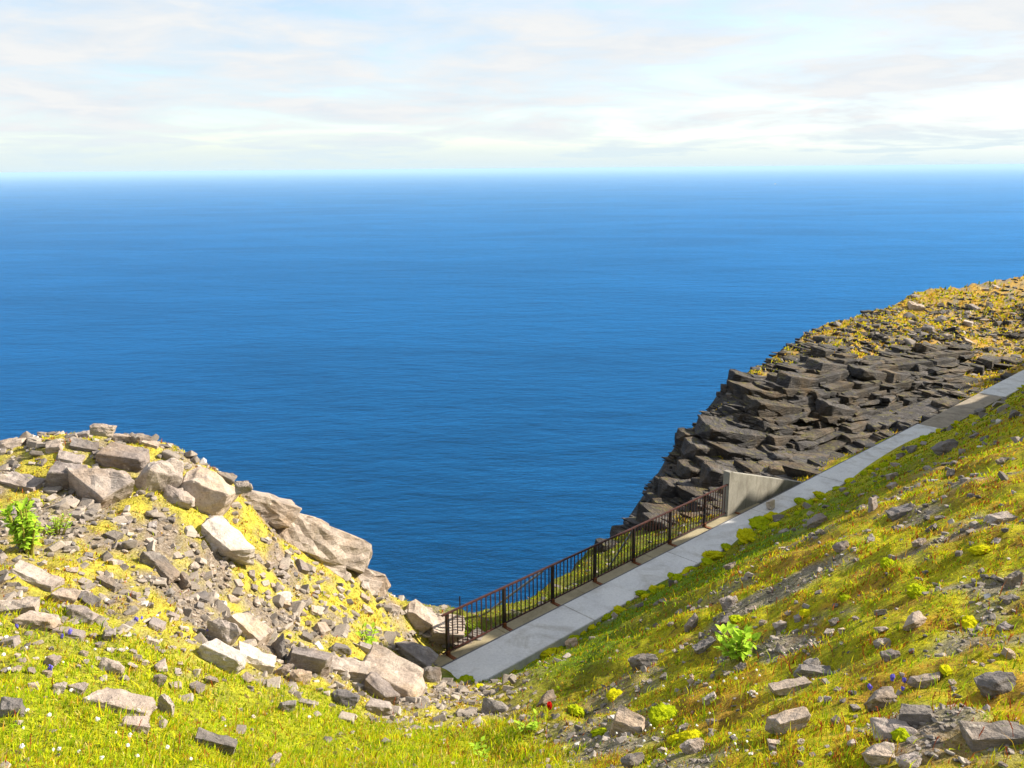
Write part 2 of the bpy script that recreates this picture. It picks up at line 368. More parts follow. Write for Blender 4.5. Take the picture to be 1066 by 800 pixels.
# tighter radial steps where the picture needs them come from the log spacing
Zg = height(X, Y); V = np.stack([X, Y, Zg], -1).reshape(-1, 3); na = len(ang); nr_ = len(rad)
_height = height
NF = 601; _lr0 = math.log(.5); _ls = math.log(900 / .5) / 419
def height(x, y):
    """height of the ground sheet as built (looked up on its own grid)"""
    x = np.asarray(x, float); y = np.asarray(y, float); a = np.arctan2(x, y); r = np.hypot(x, y)
    fa = np.clip((a * 180 / PI + 48) / .16, 0, NF - 1.001); fr = np.clip((np.log(np.maximum(r, .51)) - _lr0) / _ls + 1, 1, nr_ - 1.001)
    i = fa.astype(int); j = fr.astype(int); u = fa - i; v = fr - j
    return (Zg[j, i] * (1 - u) + Zg[j, i + 1] * u) * (1 - v) + (Zg[j + 1, i] * (1 - u) + Zg[j + 1, i + 1] * u) * v
ii, jj = np.meshgrid(np.arange(nr_ - 1), np.arange(na), indexing='ij'); j2 = (jj + 1) % na
Q = np.stack([ii * na + jj, ii * na + j2, (ii + 1) * na + j2, (ii + 1) * na + jj], -1).reshape(-1, 4)
zc, zg, *_ = zones(V)
me = mesh_np('hillside', V, [Q], [M_ground, M_cliff], True, {'col': zc, 'gravel': np.repeat(zg[:, None], 3, 1), 'tint': np.ones((len(V), 3))})
fc = V[Q].mean(1); over = seaward(fc[:, 0], fc[:, 1]) > .35
sF, tF = st(fc[:, 0], fc[:, 1]); nf = normal_at(fc[:, 0], fc[:, 1], .5)[:, 2]
rocky = over | ((sF > 14) & (tF > 22) & (nf < .88) & (np.hypot(fc[:, 0], fc[:, 1]) < 110))
me.polygons.foreach_set('material_index', rocky.astype(np.int32))
hill = tag(link('hillside', me), kind='structure')

# ------------------------------------------------------------------ rock shapes
def make_rock(seed, dims, flat=0.0, npts=16, detail=2, rough=.03, boxy=.6, bevel=.035):
    r = random.Random(seed); bm = bmesh.new()
    for k in range(npts):
        if k < 8:
            p = [(1 if k & (1 << i) else -1) * (1 - r.random() * (1 - boxy)) for i in range(3)]
        else:
            p = [r.uniform(-1, 1) for _ in range(3)]; m = max(abs(c) for c in p); p = [c / m * r.uniform(.75, 1.05) for c in p]
        bm.verts.new(p)
    res = bmesh.ops.convex_hull(bm, input=bm.verts[:]); junk = [g for g in res['geom_interior'] if isinstance(g, bmesh.types.BMVert)]
    bmesh.ops.delete(bm, geom=junk, context='VERTS')
    bmesh.ops.dissolve_limit(bm, angle_limit=.2, verts=bm.verts[:], edges=bm.edges[:])
    for v in bm.verts: v.co = Vector((v.co.x * dims[0] / 2, v.co.y * dims[1] / 2, v.co.z * dims[2] / 2))
    if bevel: bmesh.ops.bevel(bm, geom=bm.edges[:], offset=bevel * min(dims), segments=1, affect='EDGES', clamp_overlap=True)
    bmesh.ops.triangulate(bm, faces=bm.faces[:])
    for _ in range(detail):
        L = sum(e.calc_length() for e in bm.edges) / len(bm.edges)
        bmesh.ops.subdivide_edges(bm, edges=[e for e in bm.edges if e.calc_length() > L * .8], cuts=1, use_grid_fill=False)
        bmesh.ops.triangulate(bm, faces=bm.faces[:])
    if detail:
        co = np.array([v.co[:] for v in bm.verts]); bm.normal_update(); no = np.array([v.normal[:] for v in bm.verts]); m = max(dims)
        q = co / m; dsp = fbm(q * 3.2 + seed, 4) * rough * m
        lay = np.sin((q[:, 2] + .25 * q[:, 0] + .12 * pnoise(q * 2 + seed)) * 38 / max(.35, dims[2] / m) * .6) * rough * .25 * m
        co = co + no * (dsp + lay)[:, None]
        for v, c in zip(bm.verts, co): v.co = c
    me = bpy.data.meshes.new('rock'); bm.to_mesh(me); bm.free(); return me
def me_arrays(me):
    V = np.empty(len(me.vertices) * 3, np.float32); me.vertices.foreach_get('co', V)
    T = [tuple(p.vertices) for p in me.polygons]; return V.reshape(-1, 3), np.array(T, np.int32)
PROTO = {}
for kind, d, bx in (('block', (1, .8, .6), .62), ('slab', (1, .75, .24), .7), ('wedge', (1, .7, .55), .25), ('round', (1, .85, .6), .45), ('long', (1, .42, .34), .7)):
    PROTO[kind] = [make_rock(100 * k + len(kind), d, npts=15 if kind != 'slab' else 11, boxy=bx * .9, detail=3, bevel=.02, rough=.03) for k in range(5)]
LOW = [make_rock(900 + k, ((1, .7, .36), (1, .8, .22), (1, .6, .45))[k % 3], npts=12, detail=0, boxy=.45, bevel=.08) for k in range(9)]
LOWA = []
for m in LOW:
    bm = bmesh.new(); bm.from_mesh(m); bmesh.ops.triangulate(bm, faces=bm.faces[:]); bm.to_mesh(m); bm.free(); LOWA.append(me_arrays(m))
def rot_to(n, yaw):
    z = Vector(n).normalized(); x = Vector((math.cos(yaw), math.sin(yaw), 0)); y = z.cross(x).normalized(); x = y.cross(z).normalized()
    return Matrix((x, y, z)).transposed()
used_mesh = {}
def rock_mesh(kind, i, mat):
    key = (kind, i % 5, mat.name)
    if key not in used_mesh:
        m = PROTO[kind][i % 5].copy(); m.name = 'rock_' + kind; m.materials.append(mat); used_mesh[key] = m
    return used_mesh[key]
def place_rock(name, px, py, w, h, kind, mat, yaw=None, i=0, sink=.25, tilt=(0, 0), P=None, D=None, asp=None):
    """px,py: where its foot centre meets the ground; w,h: size seen in pixels"""
    if P is None:
        Pq, Dq, ok = raycast([px], [py]); P, D = Pq[0], Dq[0]
    wm = w * D / F; hm = h * D / F
    pd = {'block': (1, .8, .6), 'slab': (1, .75, .24), 'wedge': (1, .7, .55), 'round': (1, .85, .6), 'long': (1, .42, .34)}[kind]
    n = normal_at(P[0], P[1])[0]; n = n * .6 + np.array([0, 0, .4])
    yw = yaw if yaw is not None else random.uniform(-.5, .5)
    R = rot_to(n, yw) @ Matrix.Rotation(tilt[0], 3, 'X') @ Matrix.Rotation(tilt[1], 3, 'Y')
    sx = wm * 1.05 / pd[0]; sz = hm * 1.1 / pd[2]
    if kind in ('slab',): sz = max(sz * .6, sx * .35)
    sy = (asp or random.uniform(.8, 1.15)) * sx
    o = link(name, rock_mesh(kind, i, mat))
    up = np.array(R @ Vector((0, 0, 1)))
    c = P + up * (hm * (.5 - sink)) + np.array([0, wm * .15, 0])
    o.matrix_world = Matrix.Translation(Vector(c)) @ R.to_4x4() @ Matrix.Diagonal((sx, sy, sz, 1)); return o

# ------------------------------------------------------------------ far cliff: layered slabs fused to one face
CV, CT, CC, cn = [], [], [], 0
SL = [make_rock(500 + k, ((1, .6, .17), (1, .5, .24), (1, .75, .13), (1, .6, .3))[k % 4], npts=15, detail=(2 if k < 8 else 0), boxy=.62, bevel=.04, rough=.022) for k in range(16)]
for m in SL:
    bm = bmesh.new(); bm.from_mesh(m); bmesh.ops.triangulate(bm, faces=bm.faces[:]); bm.to_mesh(m); bm.free()
SLA = [me_arrays(m) for m in SL]
def add_slab(P, size, yaw, thick=1.0, dip=(.0, .0), wid=1.0, k=None):
    global cn
    V, T = SLA[(random.randrange(8) if size > .8 else random.randrange(8, 16)) if k is None else k]
    R = np.array(Matrix.Rotation(yaw, 3, 'Z') @ Matrix.Rotation(dip[0], 3, 'X') @ Matrix.Rotation(dip[1], 3, 'Y'))
    CV.append((V * np.array([size, size * wid, size * thick])) @ R.T + P); CT.append(T + cn); cn += len(V)
    c = random.uniform(.7, 1.35) * np.array([1, 1, 1]) * (np.array([1.1, 1.0, .85]) if random.random() < .35 else np.array([.98, .99, 1.04])); CC.append(np.repeat(c[None], len(V), 0))
n_s = 13000
cx = rng.uniform(0, 1, n_s); cpx = 615 + 455 * cx; cpy = rng.uniform(285, 580, n_s)
Pc, Dc, ok = raycast(cpx, cpy)
sC, tC = st(Pc[:, 0], Pc[:, 1]); dC = seaward(Pc[:, 0], Pc[:, 1])
nC = normal_at(Pc[:, 0], Pc[:, 1], .6)
for k in range(n_s):
    if not ok[k] or sC[k] < 14.2 or tC[k] < 22.5 or dC[k] > .3: continue
    px, py, D = cpx[k], cpy[k], Dc[k]
    line = 362 if px > 860 else 352 - (860 - px) * .45
    face = py > line + 8 * math.sin(px * .05)
    if px > 1000 and py > 352 and random.random() < .75: continue
    if not face:
        if random.random() < (.35 if py > 318 else .8): continue
        add_slab(Pc[k] + nC[k] * .02, random.uniform(.18, .5) + .5 * random.random() ** 6, random.uniform(0, 6.3), random.uniform(.8, 1.8), (random.gauss(0, .25), random.gauss(0, .25)), random.uniform(.8, 1.4)); continue
    sz = .45 + 2.1 * random.random() ** 2.2; sz = min(sz, max(random.uniform(.5, 1.0), -dC[k] * 1.6))
    lf = sst(900, 760, px)
    add_slab(Pc[k] + nC[k] * (random.uniform(-.16, .0) * sz), sz, .68 + random.gauss(0, .12), random.choice((.4, .55, .7, .9, 1.35)), (random.gauss(.02, .045), random.gauss(.08 + .14 * lf, .035)), random.uniform(.8, 1.3))
# continuous beds running along the face
UU = np.linspace(0, 1, 30); XT, YT = (745, 800, 880, 1010), (428, 392, 374, 366); XB, YB = (668, 740, 850, 1010), (545, 530, 478, 408); KU = (0, .25, .55, 1)
for f in np.linspace(.02, 1, 9):
    ru = UU + rng.normal(0, .006, 30); a_ = np.interp(ru, KU, XT) * (1 - f) + np.interp(ru, KU, XB) * f; b_ = np.interp(ru, KU, YT) * (1 - f) + np.interp(ru, KU, YB) * f
    Pr, Dr, okr = raycast(a_, b_); i = 0
    while i < 27:
        st_ = random.choice((2, 3, 4)); j = min(i + st_, 29); dq = Pr[j] - Pr[i]; hl = math.hypot(dq[0], dq[1]); i0 = i; i = j
        if not (okr[i0] and okr[j]) or hl > 9 or random.random() < .2: continue
        add_slab((Pr[i0] + Pr[j]) / 2 - np.array([0, 0, .02]), min(hl, 6) * 1.12, math.atan2(dq[1], dq[0]) + random.gauss(0, .05), random.choice((.5, .7, .9)) * min(1, 2.6 / hl), (.04, -math.atan2(dq[2], hl)), random.uniform(.5, .75) * min(1.2, 3 / hl), random.randrange(8))
# ledges standing out at the seaward corner
for (px, py, D, w, th, yw) in ((762, 452, 37.6, 3.7, .55, .35), (772, 472, 37.2, 3.0, .5, .45), (735, 470, 37.2, 2.4, .8, .5), (728, 492, 36.5, 2.3, .7, .55), (712, 512, 35.6, 2.2, .7, .55),
        (700, 530, 34.6, 2.0, .6, .6), (760, 500, 35.5, 2.4, .8, .4), (740, 520, 34.5, 2.4, .7, .5), (690, 545, 33.5, 1.6, .6, .6), (815, 480, 37, 2.6, .9, .5), (790, 410, 41.5, 2.8, .7, .45),
        (800, 425, 40.5, 3.0, .7, .5), (778, 398, 42.5, 2.0, .8, .4), (830, 400, 43, 2.4, .7, .5), (650, 556, 31, 1.2, .8, .6), (632, 568, 29.5, 1.0, .8, .7), (720, 455, 38, 1.6, .8, .5), (695, 505, 36, 1.3, .8, .6), (684, 520, 35, 1.1, .8, .6),
        (860, 385, 45, 2.6, .6, .6), (900, 390, 46, 2.4, .7, .6), (870, 430, 42, 2.4, .8, .6), (930, 395, 47, 2.2, .7, .7), (965, 365, 51, 1.8, .6, .6)):
    P = pt(px, py, D); rq, dq_, okq = raycast([px], [py])
    if okq[0] and abs(dq_[0] - D) < 6: P = ray(px, py) * (dq_[0] - .25)
    w *= 1.15; th *= 1.25
    add_slab(P, w, yw, th * 1.5, (.06, .26), .8, random.choice((0, 1, 3, 4)))
    add_slab(P + np.array([.15, .3, -.33]), w * 1.02, yw + .08, th * 1.4, (.04, .24), .85, random.choice((1, 4, 5)))
    add_slab(P + np.array([.25, .5, -.62]), w * .95, yw - .08, th * 1.4, (.02, .26), .9, random.choice((0, 2, 5)))
me = mesh_np('cliff', np.concatenate(CV), [np.concatenate(CT)], [M_cliff], False, {'tint': np.concatenate(CC)}); tag(link('cliff', me), kind='structure')

# ------------------------------------------------------------------ concrete strip, ledge, wall, railing
def P3(s, t, z): q = xy(s, t); return np.array([q[0], q[1], z])
dv = np.array([DX, DY, 0]); nv = np.array([NX, NY, 0])
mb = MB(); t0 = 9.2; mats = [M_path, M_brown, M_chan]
cuts = [9.2, 13.4, 17.5, 21.7, 25.8, 30.0, 34.1, 41.0, 45.5, 50, 54.5, 59, 63.5, 68]
for a, b in zip(cuts[:-1], cuts[1:]):
    br = 34 < a < 40; w0 = 11.3 if a > 40 else 11.4
    dz = random.uniform(-.006, .006) - (.03 if br else 0)
    mb.box(P3(w0, a + .006, -10.32 + dz), dv * (b - a - .012), nv * (12.38 - w0), (0, 0, .32), 1 if br else 0)
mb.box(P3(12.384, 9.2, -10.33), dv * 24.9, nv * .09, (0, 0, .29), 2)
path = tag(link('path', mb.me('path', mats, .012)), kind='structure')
mb = MB(); LZ = -10.15
for a, b in zip((9.6, 11.75, 14.4, 17.2, 20.0), (11.742, 14.392, 17.192, 19.992, 22.6)):
    mb.box(P3(12.478, a, LZ - .3), dv * (b - a), nv * .46, (0, 0, .3 + random.uniform(-.003, .003)))
tag(link('pavement', mb.me('pavement', [M_ledge], .008)), kind='structure')

# wing wall
A = atz(757, 538, LZ); B = P3(12.56, 25.4, LZ); A[2] = LZ; D = A @ fw
At = ray(758, 488) * (D / 1.0); hA = At[2] - LZ
dirw = B - A; Lw = np.linalg.norm(dirw); dirw /= Lw; nw = np.array([-dirw[1], dirw[0], 0])
prof_w = [(0, -1.2), (Lw, -1.2), (Lw, -.06), (.22, hA * .96), (.16, hA), (0, hA)]
Vw = [A + dirw * a + np.array([0, 0, b]) + nw * w for w in (0, .22) for a, b in prof_w]; k = len(prof_w)
bm = bmesh.new(); vs = [bm.verts.new(v) for v in Vw]
bm.faces.new(vs[:k]); bm.faces.new(vs[k:][::-1])
for i in range(k): j = (i + 1) % k; bm.faces.new((vs[i], vs[i + k], vs[j + k], vs[j]))
bmesh.ops.recalc_face_normals(bm, faces=bm.faces); bmesh.ops.bevel(bm, geom=bm.edges[:], offset=.012, segments=2, affect='EDGES')
me = bpy.data.meshes.new('concrete_wall'); bm.to_mesh(me); bm.free(); me.materials.append(M_wall)
wall = empty('concrete_wall', A); tag(wall, 'stained grey concrete wing wall with sloping top at the end of the railing', 'wall')
o = link('wall_panel', me, wall); o.location = -A
# railing
RS = 12.81; posts = [10.25, 11.91, 13.5, 15.04, 16.6, 18.2, 19.88, 21.42]; HT = 1.0
RO = P3(RS, 10.25, LZ); rail = empty('railing', RO)
tag(rail, 'dark rusty steel railing with many upright bars along the concrete ledge', 'railing')
def part(name, mb, mat, parent=None, bevel=0, label=None):
    me = mb.me(name, [mat], bevel); o = link(name, me, parent or rail)
    if (parent or rail) is rail: o.location = -RO
    if label: o['label'] = label
    return o
mb = MB(); mb.bar(P3(RS, 10.1, LZ + HT), P3(RS, 21.75, LZ + HT), .05, .04); part('top_rail', mb, M_rail, bevel=.006)
mb = MB(); mb.bar(P3(RS, 10.1, LZ + .1), P3(RS, 21.6, LZ + .1), .04, .03); part('bottom_rail', mb, M_rail, bevel=.005)
for tq in posts:
    mb = MB(); mb.bar(P3(RS + .01, tq, LZ + .004), P3(RS + .01, tq, LZ + HT - .022), .07, .07); p = part('post', mb, M_post, bevel=.005)
    mb = MB(); mb.bar(P3(RS - .26, tq, LZ + .012), P3(RS + .04, tq, LZ + .012), .09, .02); mb.bar(P3(RS - .045, tq - .02, LZ + .02), P3(RS - .045, tq - .02, LZ + .13), .05, .05)
    me = mb.me('foot_bracket', [M_rust], .003); q = link('foot_bracket', me, p)
k = 0
for a, b in zip(posts[:-1], posts[1:]):
    nb = 12
    for i in range(1, nb):
        tq = a + (b - a) * i / nb; mb = MB(); mb.bar(P3(RS, tq, LZ + .116), P3(RS, tq, LZ + HT - .022), .02, .02); part('baluster', mb, M_bal)
for i in (1, 2): 
    tq = 21.42 + .11 * i; mb = MB(); mb.bar(P3(RS, tq, LZ + .116), P3(RS, tq, LZ + HT - .022), .02, .02); part('baluster', mb, M_bal)
mb = MB(); mb.box(P3(RS - .08, 21.7, LZ + HT - .1), dv * .06, nv * .16, (0, 0, .18)); part('wall_bracket', mb, M_rust, bevel=.006)
for (tx, px, py) in ((13.2, 508, 637), (16.6, 633, 592)):
    g, D, ok = raycast([px], [py]); mb = MB(); mb.tube(P3(RS + .03, tx, LZ + HT - .06), g[0], .028); part('brace', mb, M_galv)
g, D, ok = raycast([479], [640]); mb = MB(); mb.tube(g[0] - (0, 0, .2), g[0] + (0, 0, .45), .018, .016)
o = link('metal_stake', mb.me('metal_stake', [M_post])); tag(o, 'thin dark metal stake beyond the lower end of the railing', 'stake')

# ------------------------------------------------------------------ named rocks
ROCKS = [
 # px, py(foot), w, h, kind, mat, yaw, i, tilt, asp, label
 (98, 521, 66, 54, 'round', 'p', -.5, 1, (0, .12), .8, 'large smooth grey boulder with pale right face, at the top of the left slope'),
 (66, 508, 40, 38, 'block', 'p', .3, 4, (0, .1), .8, 'flat faced grey block against the left side of the large smooth boulder'),
 (160, 512, 44, 56, 'block', 'p', .6, 1, (.2, .25), .7, 'tall leaning grey boulder between two larger rocks at the ridge top'),
 (208, 527, 58, 48, 'block', 'w', -.2, 2, (0, .1), .9, 'brown blocky rock leaning right of the tall leaning boulder'),
 (182, 525, 34, 22, 'wedge', 'w', .2, 3, (0, 0), .9, 'reddish low rock at the foot of the tall leaning boulder'),
 (228, 572, 70, 34, 'wedge', 'l', -.35, 0, (.1, .1), .8, 'pale whitish wedge boulder lying on the slope below the ridge'),
 (20, 510, 46, 22, 'slab', 'w', -.15, 1, (0, .05), .7, 'long cream coloured slab at the left edge below the ridge'),
 (10, 468, 28, 12, 'round', 'p', .2, 2, (0, 0), .9, 'low rounded rock on the skyline at the left edge'),
 (55, 472, 18, 16, 'block', 'w', .2, 3, (0, 0), .9, 'brown squared rock at the left end of the ridge pile'),
 (85, 470, 30, 16, 'slab', 'd', .3, 1, (.1, .2), .8, 'dark tilted slab low in the ridge pile'),
 (105, 452, 26, 11, 'block', 'p', .1, 2, (0, .1), .8, 'topmost grey block of the ridge pile'),
 (85, 457, 24, 12, 'slab', 'p', -.2, 0, (0, -.25), .8, 'tilted slab left of the topmost block of the ridge pile'),
 (125, 462, 24, 13, 'wedge', 'w', .2, 4, (0, .1), .8, 'warm brown wedge right of the topmost block of the ridge pile'),
 (145, 463, 22, 14, 'wedge', 'd', .5, 2, (.1, .3), .8, 'dark pointed rock on the skyline above the leaning boulder'),
 (155, 466, 20, 9, 'slab', 'p', 0, 3, (0, .1), .8, 'thin flat slab on the skyline above the leaning boulder'),
 (125, 485, 50, 26, 'block', 'w', .05, 4, (0, .05), .8, 'broad tan ledge rock under the ridge pile'),
 (102, 478, 14, 12, 'block', 'd', .5, 0, (0, 0), .8, 'small dark cube of rock in the gap of the ridge pile'),
 (70, 482, 28, 12, 'slab', 'w', .1, 2, (0, .1), .8, 'brown flat slab under the dark tilted slab of the ridge pile'),
 (232, 505, 22, 18, 'block', 'd', .2, 1, (0, 0), .8, 'dark square rock on the skyline right of the brown blocky rock'),
 (252, 512, 18, 14, 'round', 'p', .4, 3, (0, 0), .8, 'rounded rock on the descending skyline of the ridge'),
 (30, 607, 58, 16, 'slab', 'p', -.12, 2, (0, .08), .6, 'long flat grey slab with a dark undercut at the left edge'),
 (14, 640, 42, 22, 'slab', 'p', .3, 4, (.2, -.2), .8, 'tilted grey slab below the undercut slab at the left edge'),
 (65, 628, 28, 18, 'block', 'w', .2, 1, (0, .1), .8, 'squared brown rock right of the undercut slab'),
 (88, 630, 28, 16, 'slab', 'd', -.3, 3, (.1, .1), .8, 'dark grey slab next to the squared brown rock'),
 (35, 655, 44, 18, 'round', 'w', .1, 4, (0, 0), .8, 'broad rounded pale rock sunk in the grass at the left'),
 (80, 650, 38, 22, 'wedge', 'w', -.2, 2, (0, .1), .8, 'domed tan rock below the squared brown rock'),
 (70, 665, 30, 14, 'slab', 'p', .2, 0, (0, 0), .8, 'flat grey rock below the domed tan rock'),
 (165, 596, 44, 18, 'slab', 'd', -.3, 0, (0, .15), .6, 'dark purple grey slab in the middle of the left slope'),
 (110, 613, 30, 14, 'slab', 'd', -.2, 1, (0, .1), .6, 'dark flat stone near the middle of the left slope'),
 (188, 612, 22, 20, 'wedge', 'd', -.7, 2, (0, .3), .6, 'narrow dark stone pointing downhill on the left slope'),
 (226, 672, 44, 42, 'wedge', 'p', -.5, 1, (.1, .2), .6, 'upright triangular grey rock in the big rock cluster'),
 (256, 664, 52, 32, 'slab', 'l', -.45, 3, (.1, .2), .7, 'long pale slab leaning behind the triangular rock of the cluster'),
 (228, 693, 50, 24, 'block', 'l', -.1, 4, (0, .1), .7, 'pale cracked block at the front of the big rock cluster'),
 (262, 692, 46, 20, 'slab', 'l', .1, 2, (0, .1), .7, 'cream flat rock right of the pale cracked block'),
 (288, 682, 26, 32, 'wedge', 'd', -.8, 3, (.2, .4), .6, 'reddish brown leaning rock beside a dark gap in the cluster'),
 (318, 700, 46, 32, 'block', 'p', .1, 0, (0, .1), .8, 'bulky grey rock between the cluster and the split boulder'),
 (292, 705, 18, 20, 'wedge', 'w', .6, 1, (.2, .2), .6, 'small leaning shard below the bulky grey rock'),
 (312, 712, 24, 16, 'round', 'w', .2, 2, (0, 0), .8, 'small rounded buff stone below the bulky grey rock'),
 (360, 706, 50, 26, 'slab', 'p', .1, 1, (.1, -.1), .9, 'smooth grey shoulder on the left of the split boulder'),
 (402, 718, 78, 38, 'block', 'w', -.35, 3, (.1, .15), .8, 'large brown split boulder with a dark cleft above the grass'),
 (392, 728, 48, 30, 'wedge', 'w', -.5, 0, (.2, .25), .7, 'slanting brown slab fallen in front of the large split boulder'),
 (428, 692, 50, 26, 'round', 'p', -.1, 1, (0, .1), .8, 'rounded pinkish grey boulder behind the split boulder'),
 (352, 682, 26, 14, 'wedge', 'd', .3, 4, (0, .1), .8, 'dark pointed stone behind the split boulder'),
 (380, 680, 20, 11, 'round', 'p', 0, 0, (0, 0), .8, 'small grey stone beside the green tuft behind the split boulder'),
 (448, 712, 22, 22, 'round', 'd', .3, 2, (0, 0), .8, 'dark rounded rock at the lower end of the concrete strip'),
 (430, 722, 32, 10, 'slab', 'w', 0, 3, (0, 0), .8, 'low flat buff stone in front of the dark rounded rock'),
 (458, 664, 40, 40, 'block', 'w', .15, 0, (0, .05), .9, 'squared tan rock standing at the lower end of the railing'),
 (432, 650, 34, 26, 'block', 'w', -.3, 2, (0, .2), .8, 'brown rock on the edge left of the squared tan rock'),
 (440, 645, 22, 18, 'round', 'w', .3, 3, (0, 0), .8, 'rounded tan stone between the brown rock and the squared rock'),
 (445, 658, 24, 10, 'slab', 'l', -.4, 1, (0, .2), .7, 'narrow pale sliver of rock below the rounded tan stone'),
 (498, 672, 30, 18, 'round', 'd', -.3, 4, (0, .2), .8, 'dark weathered rock where the railing meets the slope'),
 (478, 676, 24, 16, 'block', 'd', -.2, 1, (0, .1), .8, 'dark blocky rock left of the weathered rock at the railing'),
 (170, 745, 26, 36, 'wedge', 'p', -.6, 4, (.3, .35), .5, 'sharp triangular stone standing up in the near grass'),
 (163, 715, 14, 18, 'wedge', 'p', .4, 2, (.2, .1), .6, 'small upright shard behind the sharp triangular stone'),
 (122, 742, 66, 24, 'slab', 'w', .1, 0, (.05, .05), .8, 'broad flat pitted rock sunk in the grass'),
 (138, 760, 32, 16, 'slab', 'w', .3, 3, (0, 0), .8, 'smaller flat rock below the broad pitted rock'),
 (78, 724, 20, 16, 'round', 'w', .1, 1, (0, 0), .8, 'small buff stone left of the broad pitted rock'),
 (60, 722, 14, 14, 'block', 'p', .4, 1, (0, 0), .8, 'little squared stone at the far left of the pitted rock'),
 (112, 702, 28, 20, 'wedge', 'l', .2, 3, (0, 0), .8, 'pale pointed stone above the broad pitted rock'),
 (8, 748, 28, 28, 'round', 'd', .2, 3, (0, 0), .8, 'grey rounded rock cut by the left edge in the long grass'),
 (222, 780, 42, 18, 'slab', 'd', .2, 4, (0, .1), .8, 'shaded flat dark stone in the near grass'),
 (298, 742, 18, 16, 'round', 'd', .4, 0, (0, 0), .8, 'small grey stone left of a pair in the near grass'),
 (318, 738, 20, 13, 'slab', 'd', 0, 1, (0, 0), .8, 'small dark stone beside the lone grey one in the near grass'),
 (358, 736, 30, 18, 'round', 'd', -.1, 2, (0, 0), .8, 'grey humped stone below the split boulder'),
 (392, 744, 32, 16, 'round', 'w', .1, 4, (0, 0), .8, 'pitted oval stone right of the grey humped stone'),
 (514, 745, 32, 20, 'wedge', 'd', -.2, 3, (0, .1), .8, 'dark pointed stone in the grass below the concrete strip'),
 (570, 736, 26, 16, 'wedge', 'd', .5, 1, (.2, 0), .7, 'narrow dark stone leaning in the grass below the strip'),
 (654, 766, 38, 32, 'block', 'w', -.6, 3, (.1, .3), .8, 'tilted brown grey boulder lit on its left face in the foreground'),
 (671, 697, 32, 18, 'wedge', 'd', -.1, 2, (0, .1), .8, 'dark grey rock on the crest above the tilted boulder'),
 (722, 656, 20, 20, 'wedge', 'p', .7, 0, (.3, -.2), .7, 'light slanted stone on the green mossy slope'),
 (760, 635, 20, 22, 'wedge', 'p', .6, 3, (.2, -.1), .7, 'grey stone above the leafy plant'),
 (758, 652, 22, 12, 'round', 'd', .2, 1, (0, 0), .8, 'dark low stone just above the leafy plant'),
 (735, 678, 28, 14, 'slab', 'd', .2, 1, (0, 0), .8, 'dark slab left of the leafy plant'),
 (596, 676, 14, 13, 'round', 'w', .2, 2, (0, 0), .8, 'small brown stone beside the concrete strip'),
 (566, 684, 16, 10, 'slab', 'p', .1, 0, (0, 0), .8, 'small grey stone touching the concrete strip'),
 (987, 474, 28, 19, 'wedge', 'd', .1, 2, (0, .05), .9, 'dark angular rock near the upper end of the strip'),
 (909, 533, 16, 24, 'wedge', 'p', .7, 4, (.1, .2), .6, 'pointed upright stone on the slope below the strip'),
 (852, 548, 22, 12, 'block', 'd', .3, 1, (0, 0), .8, 'dark stone left of the pointed upright stone'),
 (877, 575, 18, 12, 'round', 'p', .3, 2, (0, 0), .8, 'pale grey stone below the pointed upright stone'),
 (940, 538, 32, 14, 'slab', 'd', .1, 0, (0, 0), .8, 'flat grey stone right of the pointed upright stone'),
 (1045, 545, 32, 14, 'slab', 'p', .1, 3, (0, .1), .8, 'flat pale stone near the right edge of the slope'),
 (1058, 612, 18, 22, 'block', 'd', .2, 0, (0, 0), .8, 'dark rock at the right edge halfway down the slope'),
 (1052, 628, 18, 10, 'slab', 'd', .2, 2, (0, 0), .8, 'small dark slab under the dark rock at the right edge'),
 (825, 762, 46, 26, 'round', 'w', .15, 0, (0, .1), .8, 'broad buff stone left of centre among the near right stones'),
 (932, 772, 44, 26, 'round', 'w', -.15, 3, (0, .1), .8, 'rounded buff stone in the near right grass'),
 (956, 756, 36, 26, 'block', 'd', -.4, 4, (.1, .2), .8, 'dark angled block right above the rounded buff stone'),
 (921, 738, 38, 24, 'wedge', 'd', .1, 1, (0, .1), .8, 'grey ridged stone among the near right stones'),
 (967, 716, 34, 16, 'wedge', 'w', -.1, 0, (0, .1), .8, 'light wedge stone above the dark angled block'),
 (1040, 722, 42, 24, 'round', 'd', .2, 2, (0, .1), .8, 'dark humped boulder near the right edge'),
 (1042, 775, 62, 26, 'slab', 'd', -.05, 4, (0, .05), .7, 'large flat grey boulder in the lower right corner'),
 (918, 795, 34, 24, 'round', 'w', -.3, 1, (0, .1), .8, 'buff stone at the bottom edge below the rounded buff stone'),
 (948, 800, 26, 14, 'round', 'p', .1, 2, (0, 0), .8, 'small grey stone cut by the bottom edge'),
 (955, 654, 30, 16, 'wedge', 'w', .4, 1, (0, 0), .8, 'light tan stone in the yellow grass at the right'),
 (920, 677, 18, 14, 'round', 'w', .1, 2, (0, 0), .8, 'upper of two small rounded stones at the right'),
 (928, 688, 18, 13, 'round', 'w', .3, 3, (0, 0), .8, 'lower of two small rounded stones at the right'),
 (850, 707, 40, 18, 'slab', 'd', -.3, 3, (0, .2), .7, 'dark tilted slab beside the patch of small shards'),
 (845, 700, 24, 18, 'wedge', 'd', .5, 4, (0, 0), .8, 'pointed dark stone behind the tilted slab and shards'),
 (825, 722, 48, 14, 'slab', 'w', .1, 1, (0, .05), .7, 'long flat grey stone below the patch of small shards'),
 (740, 733, 16, 12, 'round', 'l', .1, 0, (0, 0), .8, 'whitish stone among the dark pebbles in the foreground'),
 (722, 785, 28, 16, 'wedge', 'w', .3, 2, (0, 0), .8, 'buff pointed stone at the lower middle of the right slope'),
